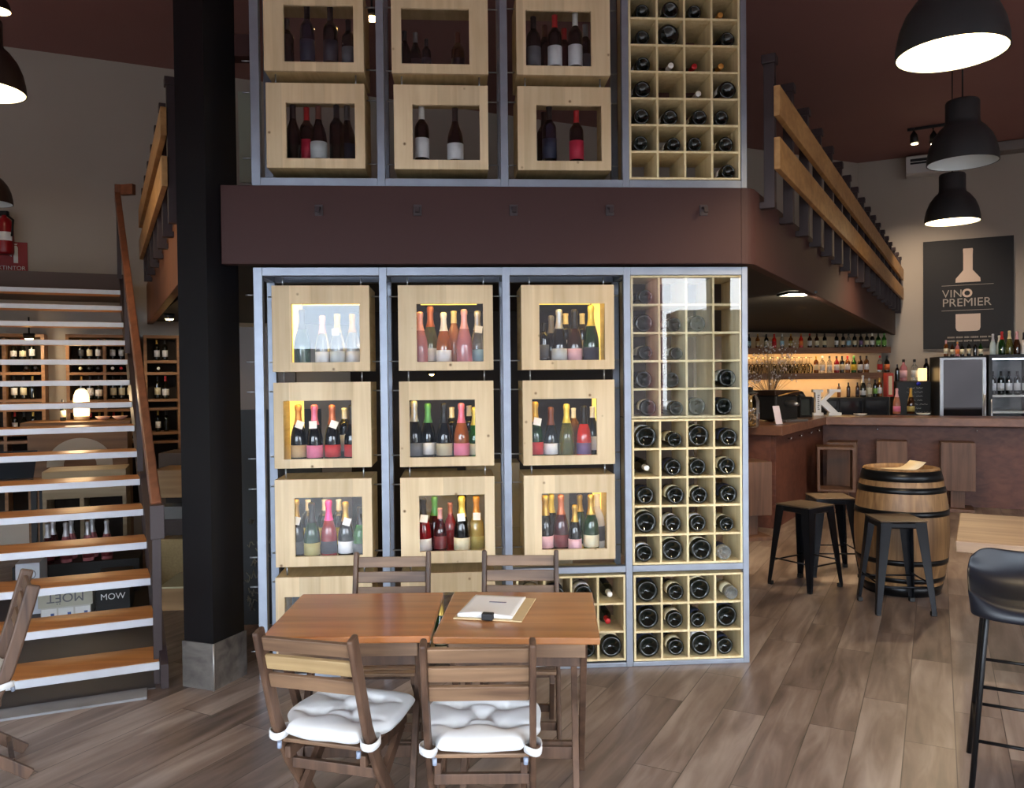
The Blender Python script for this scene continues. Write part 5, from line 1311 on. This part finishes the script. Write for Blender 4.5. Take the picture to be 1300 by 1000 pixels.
pendant('unlit brown lamp shade at the edge above the fire extinguisher', (-16, 258), 7.2, .2, False, BRP)
# ---------------------------------------------------------------- wine shop under the landing, behind the stairs
LN = Vector((math.sin(LWA), -math.cos(LWA), 0))        # from the left wall into the room
SHELFW = wood('shop_shelf_wood', (112, 78, 50), (156, 114, 76), 'x', 0.7, 0.5)
SD = 0.34
lq = (LW0[0]+LN.x*SD, LW0[1]+LN.y*SD)                  # plane of the shelf fronts
def on_l(px, py, off=0.0): return on_v(px, py, (lq[0]+LN.x*off, lq[1]+LN.y*off), LWA)
def along(px): p = on_l(px, 480); return (p.x-lq[0])*math.cos(LWA)+(p.y-lq[1])*math.sin(LWA)
def lz(px, py): return on_l(px, py).z
def local(t): return Matrix.Translation((lq[0], lq[1], 0)) @ rotz(LWA)
LM = local(0)
def shelf_unit(label, px0, px1, boards_py, zt, zb=.0, ups=()):
    a, b_ = along(px0), along(px1)
    o = LM @ Vector((a, 0, 0))
    t = thing('wine_shelf', label, 'wine shelf', (o.x, o.y, 0), LWA, 'wooden wine shelves behind the stairs')
    w = b_-a
    for x in (.015, w-.015): MB().lohi((x-.015, 0, zb), (x+.015, SD-.02, zt)).build('side_board', SHELFW, t)
    for u in ups:
        x = along(u)-a; MB().lohi((x-.014, .0, zb+.01), (x+.014, SD-.02, zt-.01)).build('upright', SHELFW, t)
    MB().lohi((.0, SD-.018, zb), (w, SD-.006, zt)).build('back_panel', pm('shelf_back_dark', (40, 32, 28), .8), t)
    zz = []
    for py in boards_py:
        z = lz((px0+px1)/2, py); zz.append(z)
        MB().lohi((.031, .002, z-.014), (w-.031, SD-.02, z+.014)).build('shelf_board', SHELFW, t)
    MB().lohi((0, -.002, zt), (w, SD-.02, zt+.03)).build('top_board', SHELFW, t)
    return a, w, zz
def shelf_bottles(a, w, z, xs, where, seedn, group, hmax, ups):
    rk = random.Random(seedn); last = -1e9
    for i, px in enumerate(xs):
        x = along(px); x = max(x, last+.079)
        if x < a+.07 or x > a+w-.07: continue
        for u in ups:
            if abs(x-along(u)) < .056: x = along(u)+math.copysign(.056, x-along(u))
        last = x; q = LM @ Vector((x, .14, 0)); la_ = rk.choice(['cream', 'white', 'white', 'tan', None, 'grey'])
        shape = rk.choice(['bordeaux', 'bordeaux', 'burgundy'])
        bottle((q.x, q.y, z+.0145), 'dark %s bottle, %s from left, %s' % (('with %s label' % la_) if la_ else 'unlabelled', ORD[i], where), shape, 'dark', rk.choice(['dark', 'red', 'black', 'gold']), la_, min(rk.uniform(.24, .265), hmax), rz=LWA, group=group, seg=10)
ztop = lz(90, 428)
for n_, (p0, p1, ups, nm) in enumerate(((-40, 57, (5,), 'wine shelf seen between the treads, at the picture edge'), (84, 178, (133,), 'wine shelf seen between the treads, beside the handrail'), (183, 229, (), 'narrow wine shelf between handrail and black column'))):
    by = [456, 467, 474 if 0 else 478, 512, 517 if 0 else 522, 553] if n_ < 2 else [458, 476, 509, 519, 549]
    pyl = ([458, 474, 509, 521, 552, 562] if n_ < 2 else [459, 474, 508, 519, 550, 561])
    a, w, zz = shelf_unit(nm, p0, p1, pyl, ztop, .35, ups)
    step = 9.5
    xs = {0: [-9, 15, 24, 33, 42, 51], 1: [92, 102, 112, 122, 143, 152, 161, 170], 2: [191, 200, 209, 218]}[n_]
    wn = ('shelf at the picture edge', 'shelf beside the handrail', 'narrow shelf by the column')[n_]
    for j, k in ((0, 0), (1, 2), (2, 4)):
        shelf_bottles(a, w, zz[k], xs, '%s row, %s' % (('top', 'second', 'third')[j], wn), 31+7*n_+j, 'bottles on the wine shelves behind the stairs', (ztop if k == 0 else zz[k-1]-.014)-zz[k]-.0145-.012, ups)
    # lying bottles in the shallow slots
    for j, k in ((0, 1), (1, 3)):
        rk = random.Random(77+n_*3+j); lastx = -1e9
        for i, px in enumerate(xs):
            if rk.random() < .35: continue
            x = max(along(px), lastx+.079)
            if any(abs(x-along(u)) < .056 for u in ups): continue
            z = zz[k]+.0145+.039; lastx = x
            if x < a+.07 or x > a+w-.07 or zz[k-1]-.014 < z+.04: continue
            q = LM @ Vector((x, .315, 0))
            bottle((q.x, q.y, z), 'bottle lying neck outward, %s from left, %s slot of %s' % (ORD[i], ('upper', 'lower')[j], wn), 'bordeaux', 'dark', rk.choice(['white', 'dark', 'dark', 'black', 'black', 'cream', 'red']), None, .30, rot=(R(90), 0, LWA), group='bottles lying on the wine shelves', seg=10)
# tasting counter with the pale arch emblem, glowing lamp on it
DW = wood('desk_wood', (104, 72, 46), (142, 104, 70), 'x', 0.6, 0.5)
dq = 7.55
def on_d(px, py): return on_v(px, py, (-3.9, dq), R(17))
d0, d1 = on_d(34, 540), on_d(166, 540); zt = on_d(100, 535).z
dk = thing('tasting_counter', 'wood counter with big pale arch emblem behind the stair treads', 'counter', (d0.x, d0.y, 0), R(17))
w = (Vector((d1.x, d1.y))-Vector((d0.x, d0.y))).length
MB().lohi((-.05, -.03, zt-.05), (w, .55, zt)).build('worktop', DW, dk, .005)
MB().lohi((0, 0, 0), (w-.03, .04, zt-.051)).build('front_panel', DW, dk, .003)
MB().lohi((0, .041, 0), (.04, .53, zt-.051)).build('side_panel', DW, dk); MB().lohi((w-.07, .041, 0), (w-.03, .53, zt-.051)).build('side_panel', DW, dk)
ARC = pm('arch_cream', (196, 182, 160), .7)
pc = on_d(102, 590); ax = math.hypot(pc.x-d0.x, pc.y-d0.y); ro = (on_d(144, 585).x-on_d(60, 585).x)/2/math.cos(R(17)); ri = ro*.50
vs = []; fs = []; n = 28
for i in range(n+1):
    t = PI*i/n*1.03-.05
    for r_ in (ro, ri): vs.append((ax+r_*math.cos(t), -.012, pc.z+r_*math.sin(t)*.92))
k = len(vs); vs += [(x, -.001, z) for x, y, z in vs]
for i in range(n):
    a = 2*i; fs += [(a, a+1, a+3, a+2), (k+a+2, k+a+3, k+a+1, k+a), (a, a+2, k+a+2, k+a), (a+1, k+a+1, k+a+3, a+3)]
fs += [(0, k, k+1, 1), (2*n, 2*n+1, k+2*n+1, k+2*n)]
MB().add(vs, fs).build('arch_emblem', ARC, dk)
lp = on_d(100, 532); q = Vector((lp.x, lp.y, 0))+Vector((-math.sin(R(17)), math.cos(R(17)), 0))*.2
lh = (532-492)/1030*7.7
lm_ = thing('globe_lamp', 'glowing cream bell-shaped lamp standing on the wood counter behind the stairs', 'table lamp', (q.x, q.y, zt+.001))
MB().lathe([(0, 0), (.065, 0), (.067, .02), (.067, .04)], 24).build('base', pm('lamp_base', (150, 140, 120), .4, .3), lm_)
MB().lathe([(.064, .041), (.068, .06), (.070, lh*.55), (.066, lh*.78), (.048, lh*.94), (.02, lh), (0, lh+.002)], 24).build('lamp_shade', glow('lamp_shade_glow', (255, 218, 160), 1.1), lm_)
dl = bpy.data.lights.new('shelf_light', 'POINT'); dl.energy = 5; dl.color = (1, .76, .46); dl.shadow_soft_size = .08
l = bpy.data.objects.new('lamp_light', dl); COL.objects.link(l); l.parent = lm_; l.location = (0, -.12, lh*.6)
for i, (px, w_) in enumerate(((76, 0), (128, 1), (150, 2))):
    lp = on_d(px, 533); q = Vector((lp.x, lp.y, 0))+Vector((-math.sin(R(17)), math.cos(R(17)), 0))*.18
    if w_ == 0: bottle((q.x, q.y, zt+.001), 'dark bottle with cream label on the wood counter beside the lamp', 'bordeaux', 'dark', 'dark', 'cream', .20, seg=10)
    else:
        t = thing('snack_bowl', 'small pale bowl on the wood counter, %s' % ('nearer the lamp' if w_ == 1 else 'nearer the handrail'), 'bowl', (q.x, q.y, zt+.001), 0, 'bowls on the wood counter'); MB().lathe([(0, 0), (.03, 0), (.07, .035), (.066, .036), (.03, .008), (0, .008)], 16).build('dish', pm('bowl_rose', (196, 158, 146), .5), t)
# pale cabinet in front of the counter
pq = 6.7
def on_p(px, py): return on_v(px, py, (-3.6, pq), R(17))
a, b_ = on_p(53, 610), on_p(160, 610); zt2, zb2 = on_p(105, 597).z, on_p(105, 632).z
w = math.hypot(b_.x-a.x, b_.y-a.y)
pb = thing('low_cabinet', 'pale wood low cabinet with open dark compartments behind the stair treads', 'cabinet', (a.x, a.y, 0), R(17))
CAB = wood('cabinet_pale', (150, 132, 104), (182, 164, 134), 'x', .6, .6)
MB().lohi((0, 0, zb2), (w, .40, zt2)).build('drawer_case', CAB, pb, .003)
for x in (.015, w*.46, w-.015): MB().lohi((x-.015, .01, 0), (x+.015, .40, zb2-.001)).build('upright', CAB, pb)
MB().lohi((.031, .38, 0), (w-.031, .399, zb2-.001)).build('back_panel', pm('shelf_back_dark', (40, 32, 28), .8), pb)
lp = on_p(45, 604)
lt_ = thing('laptop', 'small dark screen propped on a shelf behind the stair treads', 'screen', (lp.x-.26, lp.y+.11, zt2-.06), R(17))
MB().add([(-.17, 0, 0), (.17, 0, 0), (.19, .09, .22), (-.15, .09, .22), (-.17, .01, 0), (.17, .01, 0), (.19, .1, .22), (-.15, .1, .22)], [(0, 1, 2, 3), (7, 6, 5, 4), (0, 4, 5, 1), (1, 5, 6, 2), (2, 6, 7, 3), (3, 7, 4, 0)]).build('screen', pm('screen_dark', (44, 52, 58), .25), lt_)
MB().lohi((-.17, -.14, -.02), (.17, .011, -.002)).build('keyboard_base', pm('laptop_grey', (110, 104, 100), .5), lt_)
sdl = thing('side_table', 'dark side table carrying the small screen behind the stair treads', 'table', (lp.x, lp.y+.2, 0), R(17)); MB().lohi((-.62, -.25, zt2-.11), (-.03, .2, zt2-.082)).build('table_top', DW, sdl)
for x in (-.58, -.07):
    for y in (-.2, .16): MB().lohi((x-.02, y-.02, 0), (x+.02, y+.02, zt2-.111)).build('leg', BLACK, sdl)
# cartons and bottles under the stairs
CART = pm('carton_white', (212, 210, 204), .7, noise=.04); INKC = pm('carton_ink', (120, 122, 128), .8); INKB = pm('carton_ink_blue', (90, 108, 160), .8)
def carton(label, px0, px1, pyt, pyb, y, mat, d=.3, word=None, wcol=None, flip=False, zb=None, ws=.1):
    a, b_ = on_v(px0, pyb, (-2.6, y), R(17)), on_v(px1, pyb, (-2.6, y), R(17)); zt_ = on_v(px0, pyt, (-2.6, y), R(17)).z
    z0 = max(0.0065, a.z if zb is None else zb)
    w = math.hypot(b_.x-a.x, b_.y-a.y); hh = zt_-z0
    t = thing('carton', label, 'carton', (a.x, a.y, z0), R(17), 'cartons under the stairs')
    MB().lohi((0, 0, 0), (w, d, hh)).build('box', mat, t, .003)
    if word:
        mm = Matrix.Translation((w*.5, -.0012, hh*.5)) @ Matrix.Rotation(R(90), 4, 'X')
        if flip: mm = mm @ Matrix.Rotation(PI, 4, 'Z')
        mm = mm @ Matrix.Translation((0, -ws*.36, 0))
        text(word, ws, wcol or INKC, 'print', t, mm, align='CENTER')
    return t, w, hh, z0
cy1 = 5.75
t0_, w0_, h0, z0 = carton('white carton of three labelled fronts, lowest under the stairs', 52, 116, 772, 800, cy1, CART, zb=.0065)
for i in range(3):
    x = w0_*(i+.5)/3
    MB().lohi((x-w0_*.15, -.0022, .012), (x+w0_*.15, -.0006, h0-.012)).build('carton_label', PAPER, t0_)
    MB().lohi((x+w0_*.03, -.0034, .018), (x+w0_*.10, -.0024, h0*.55)).build('label_print', INKB, t0_)
carton('cream carton with big grey upside-down letters, on the white carton under the stairs', 48, 118, 751, 772, cy1-.02, pm('carton_cream', (200, 198, 182), .7), word='MOËT', flip=True, zb=z0+h0+.001, ws=.085)
t2_, w2_, h2_, _ = carton('tall white carton with round mark at the edge under the stairs', 21, 52, 716, 800, cy1+.25, pm('carton_bluewhite', (206, 212, 222), .7), zb=.0065)
MB().lathe([(.028, 0), (.034, 0), (.034, .0015), (.028, .0015)], 24, Matrix.Translation((w2_*.62, -.0002, h2_*.78)) @ Matrix.Rotation(R(90), 4, 'X')).build('round_mark', INKC, t2_)
ct, cw, chh, cz0 = carton('black carton with white print under the stairs, sparkling bottles standing on it', 122, 166, 735, 800, cy1+.02, pm('carton_black', (28, 28, 30), .6), word='MOW', wcol=WHITE, zb=.0065, ws=.06, d=.36)
bs = thing('display_step', 'long black display step behind the cartons under the stairs', 'display step', ct.location+Vector((0, 0, 0)), R(17))
bs.location = (rotz(R(17)) @ Vector((-.62, .64, 0)))+Vector((ct.location.x, ct.location.y, .0065)); MB().lohi((0, 0, 0), (.86, .36, chh)).build('box', pm('carton_black', (28, 28, 30), .6), bs, .003)
for i, px in enumerate((61, 68, 84, 91, 112, 118, 136)):
    yy = cy1+.74+(.13 if i in (1, 3, 5) else 0)
    q = on_v(px, 700, (-2.6, yy), R(17)); ztp = on_v(px, 669, (-2.6, yy), R(17)).z
    bottle((q.x, q.y, .0065+chh+.001), 'pink sparkling bottle with silver capsule, %s from left under the stairs' % ORD[i], 'champagne', 'wine' if i in (0, 1) else 'pink', 'silver', 'darkred', max(.30, ztp-chh-.008), group='pink bottles under the stairs', seg=14)
# wooden crates and chairs between staircase and column
def crate(label, px0, px1, pyt, pyb, y, mat, d=.3):
    a, b_ = on_y(px0, pyb, y), on_y(px1, pyb, y); zt_ = on_y(px0, pyt, y).z; z0 = max(0.001, a.z)
    t = thing('wooden_crate', label, 'crate', (a.x, y, z0), 0, 'crates behind the black column'); w = b_.x-a.x; hh = zt_-z0
    MB().ring((0, 0, w, hh), (.02, .02, w-.02, hh-.02), 0, d).build('box', mat, t, .002); MB().lohi((.021, .05, .021), (w-.021, d-.01, hh-.021)).build('panel', mat, t)
    return t, hh
CR1 = wood('crate_tan', (128, 96, 62), (168, 132, 90), 'x', .7, .6); CR2 = wood('crate_pale', (170, 152, 110), (204, 188, 146), 'x', .7, .6)
def cabinet(label, px0, px1, pyt, pyb, y, mat, shelf_dark=True):
    a, b_ = on_y(px0, pyb, y), on_y(px1, pyb, y); zt_ = on_y(px0, pyt, y).z; z0 = max(.001, a.z); w = b_.x-a.x
    return a, w, z0, zt_
# display counter behind the column: tan front with an open slot and a pale step in front
a, w, _, zt_ = cabinet('', 196, 262, 597, 778, 6.6, CR1); zt_ = on_y(200, 597, 6.6).z
tn = thing('display_counter', 'tan wooden display counter between staircase and black column', 'counter', (a.x, 6.6, 0))
zz = [on_y(200, v, 6.6).z for v in (632, 660, 682)]
MB().lohi((0, 0, zz[0]), (w, .4, zt_)).build('upper_panel', CR1, tn, .003)
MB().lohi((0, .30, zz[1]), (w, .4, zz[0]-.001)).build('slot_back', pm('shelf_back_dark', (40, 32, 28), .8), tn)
MB().lohi((0, 0, zz[2]), (w, .299, zz[1])).build('shelf_board', pm('counter_dark', (58, 42, 36), .6), tn)
MB().lohi((0, 0, 0), (w, .4, zz[2]-.02)).build('lower_panel', CR1, tn, .003)
a, w, _, zt_ = cabinet('', 203, 262, 745, 776, 5.9, CR2); zt_ = on_y(205, 745, 5.9).z
sp2 = thing('wooden_step', 'pale-topped low wooden step on the floor between staircase and black column', 'step', (a.x, 5.9, 0)); MB().lohi((0, 0, 0), (w, .45, zt_-.012)).build('base', CR1, sp2, .003); MB().lohi((-.005, -.005, zt_-.0115), (w+.005, .455, zt_)).build('top_board', pm('step_top_pale', (196, 190, 150), .6), sp2)
p = on_y(218, 650, 6.65); ct2 = thing('bottle_box', 'small grey box lying in the slot of the tan counter', 'box', (p.x, 6.62, zz[1]+.001)); MB().lohi((-.1, 0, 0), (.13, .2, .10)).build('box', pm('box_grey', (112, 110, 106), .6), ct2, .003)
p = on_y(216, 690, 6.4); ct3 = thing('straw_basket', 'small straw-coloured basket before the tan counter', 'basket', (p.x, 6.42, 0)); MB().lohi((-.09, 0, 0), (.16, .16, on_y(216, 684, 6.42).z)).build('body', pm('straw', (150, 128, 88), .8, noise=.3, nscale=60), ct3, .01)
# dark chair back (pale brown) beyond the handrail
a = on_y(201, 575, 7.3); b_ = on_y(262, 575, 7.3); zt_ = on_y(210, 575, 7.3).z
chb = thing('wood_box_seat', 'brown wooden block seat beyond the handrail, before the narrow wine shelf', 'seat', (a.x, 7.3, 0)); MB().lohi((0, 0, 0), (b_.x-a.x, .4, zt_)).build('box', pm('block_brown', (84, 66, 52), .7), chb, .004)
# fire extinguisher and its sign on the wall
m, w, h = wallbox(-10, 307, 35, 345, LW0, LWA, .012)
sg = thing('extinguisher_sign', 'red square sign with white extinguisher pictogram on the wall above the stairs', 'sign', m.translation, LWA)
MB().lohi((0, -.006, 0), (w, .006, h)).build('board', pm('sign_red', (150, 18, 22), .5), sg)
VS = Matrix.Translation((0, -.007, 0)) @ Matrix.Rotation(R(90), 4, 'X')
text('EXTINTOR', .056, PAPER, 'lettering', sg, VS @ Matrix.Translation((w*.94, h*.07, 0)), align='RIGHT')
MB().prism([(w*.60, h*.30), (w*.73, h*.30), (w*.73, h*.82), (w*.70, h*.88), (w*.63, h*.88), (w*.60, h*.82)], 0, .001, VS).build('pictogram', PAPER, sg)
MB().prism([(w*.63, h*.90), (w*.70, h*.90), (w*.73, h*.95), (w*.61, h*.95)], 0, .001, VS).build('pictogram_valve', PAPER, sg)
MB().prism([(w*.48, h*.55), (w*.55, h*.50), (w*.56, h*.78), (w*.60, h*.84), (w*.58, h*.88), (w*.51, h*.80)], 0, .001, VS).build('pictogram_hose', PAPER, sg)
p = on_v(6, 307, (LW0[0]+LN.x*.14, LW0[1]+LN.y*.14), LWA); zt_ = on_v(6, 268, (LW0[0]+LN.x*.14, LW0[1]+LN.y*.14), LWA).z
fe = thing('fire_extinguisher', 'red fire extinguisher on the wall above its red sign', 'fire extinguisher', (p.x, p.y, p.z-.12))
H_ = zt_-p.z+.12
MB().lathe([(0, 0), (.075, 0), (.08, .02), (.08, H_*.68), (.06, H_*.80), (.025, H_*.86), (.025, H_*.9), (0, H_*.9)], 20).build('cylinder', pm('extinguisher_red', (150, 22, 30), .3), fe)
MB().lohi((-.05, -.02, H_*.9), (.04, .02, H_)).build('valve_handle', BLACK, fe, .004)
MB().tube([(.03, 0, H_*.9), (.10, -.03, H_*.78), (.095, -.05, H_*.4)], .011, 8).build('hose', BLACK, fe)
MB().lathe([(.0805, H_*.3), (.0805, H_*.5)], 20, arc=R(150), start=R(200)).build('label', PAPER, fe)
# chalkboard and pale panel behind the column and the rack
p0, p1 = on_y(300, 520, 5.5), on_y(335, 520, 5.5)
cbz = on_y(318, 520, 5.5).z
cbd = thing('chalkboard', 'tall dark chalkboard with faint scribbles between the black column and the steel rack', 'chalkboard', (p0.x, 5.5, 0))
MB().lohi((0, 0, 0), (.55, .04, cbz)).build('board', pm('chalkboard_black', (30, 31, 33), .7, noise=.2, nscale=6), cbd)
mb = MB(); rk = random.Random(21)
for j in range(30):
    x = .04+rk.uniform(0, .12); z = .12+rk.random()*(cbz*.42)
    l = rk.uniform(.02, .06); mb.tube([(x+l*q/5, -.004, z+rk.uniform(-.03, .03)) for q in range(6)], .004, 4)
mb.build('chalk_scribbles', pm('chalk_dim', (104, 98, 84), .9), cbd)
p0 = on_y(303, 520, 6.2); zt_ = on_y(318, 415, 6.2).z
pp = thing('grey_panel', 'narrow grey-brown panel standing behind the chalkboard', 'panel', (p0.x, 6.2, 0)); MB().lohi((0, 0, 0), (.42, .05, zt_)).build('board', pm('panel_taupe', (112, 104, 100), .7, noise=.05), pp)
# stock behind the rack: dark partition and pale cartons seen between the boxes
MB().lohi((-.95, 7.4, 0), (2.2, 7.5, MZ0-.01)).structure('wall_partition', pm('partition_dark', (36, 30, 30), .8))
for i, (x0, x1, z1, y) in enumerate(((-.42, .02, .92, 6.1), (.06, .50, .98, 6.2), (.52, .86, .80, 6.05))):
    t = thing('stock_carton', 'pale stock carton stack behind the steel rack, %s from the staircase' % ORD[i], 'carton', (x0, y, 0), 0, 'stock behind the steel rack')
    MB().lohi((0, 0, 0), (x1-x0, .35, z1*.5-.002)).build('lower_box', pm('carton_grey', (168, 160, 144), .7), t, .003); MB().lohi((0.01, 0.01, z1*.5), (x1-x0-.02, .34, z1)).build('upper_box', pm('carton_grey', (168, 160, 144), .7), t, .003)
# spots on the dark ceilings
def spot(label, px, py, y, z, energy, aim=(0, 0, -1), size=70, bulb=.035, col=(1, .78, .5), strength=30):
    p = on_y(px, py, y) if z is None else on_z(px, py, z)
    t = thing('spot_lamp', label, 'spot lamp', (p.x, p.y, p.z), 0, 'small warm ceiling spots')
    MB().lathe([(.0, .05), (.05, .05), (.045, .0), (.042, .0)], 14).build('housing', BLACK, t)
    MB().lathe([(0, -.012), (bulb*.7, -.008), (bulb, .0), (bulb*.9, .004), (0, .006)], 12).build('bulb', glow('spot_bulb', (255, 206, 120), strength), t)
    if energy:
        d = bpy.data.lights.new('spot', 'SPOT'); d.energy = energy; d.color = col; d.spot_size = R(size); d.spot_blend = .6; d.shadow_soft_size = .03
        l = bpy.data.objects.new('spot_beam', d); COL.objects.link(l); l.parent = t; l.location = (0, 0, -.03)
        l.rotation_euler = Vector(aim).to_track_quat('-Z', 'Y').to_euler()
    MB().tube([(0, 0, .05), (0, 0, (MZ0 if p.z < MZ0 else CZ)-p.z)], .008, 6).build('stem', BLACK, t)
    return t
spot('bright warm spot under the landing, seen between the upper treads', 37, 430, 7.9, None, 7, (-.15, .85, -.5), 100)
spot('warm spot under the mezzanine before the narrow wine shelf', 215, 405, 7.6, None, 10, (.05, .8, -.6), 90)
spot('bright warm spot hanging behind the upper steel rack', 472, 24, 6.0, None, 12, (0, .3, -1), 120, .05, strength=90)
spot('small warm spot behind the gap between lower boxes', 548, 475, 7.0, None, 3, (0, .5, -1), 100, .02)
p = on_z(1032, 376, 2.24)-REn*.12
pl_ = thing('ceiling_panel_light', 'small bright square light in the dark ceiling below the mezzanine', 'ceiling light', (p.x, p.y, MZ0+.008)); MB().lohi((-.1, -.1, .0), (.1, .1, .018)).build('diffuser', glow('panel_light', (255, 240, 210), 3.5), pl_); MB().ring((-.115, -.115, .115, .115), (-.1, -.1, .1, .1), -.018, -.0, Matrix.Rotation(R(-90), 4, 'X')).build('frame', BLACK, pl_)
d = bpy.data.lights.new('panel_light', 'SPOT'); d.energy = 70; d.color = (1, .78, .5); d.spot_size = R(140); d.spot_blend = .6; d.shadow_soft_size = .08
l = bpy.data.objects.new('panel_beam', d); COL.objects.link(l); l.parent = pl_; l.location = (0, 0, -.02); l.rotation_euler = Vector((.35, .75, -.55)).to_track_quat('-Z', 'Y').to_euler()

# ---------------------------------------------------------------- daylight
W = bpy.data.worlds.new('overcast_sky'); S.world = W; W.use_nodes = True
nt = W.node_tree; bg_ = nt.nodes['Background']
tc = nt.nodes.new('ShaderNodeTexCoord'); nz = nt.nodes.new('ShaderNodeTexNoise'); nz.inputs['Scale'].default_value = 2.5; nz.inputs['Detail'].default_value = 5
nt.links.new(tc.outputs['Generated'], nz.inputs['Vector'])
cr = nt.nodes.new('ShaderNodeValToRGB'); cr.color_ramp.elements[0].position = .35; cr.color_ramp.elements[1].position = .65
cr.color_ramp.elements[0].color = (.68, .83, 1.0, 1); cr.color_ramp.elements[1].color = (.95, .98, 1.0, 1)
nt.links.new(nz.outputs['Fac'], cr.inputs[0]); nt.links.new(cr.outputs[0], bg_.inputs['Color'])
bg_.inputs['Strength'].default_value = 8.0

S.view_settings.view_transform = 'Standard'
S.view_settings.look = 'None'
S.view_settings.exposure = 1.2
S.view_settings.gamma = 1.0
S.view_settings.use_curve_mapping = False
S.cycles.use_denoising = True
S.cycles.max_bounces = 8
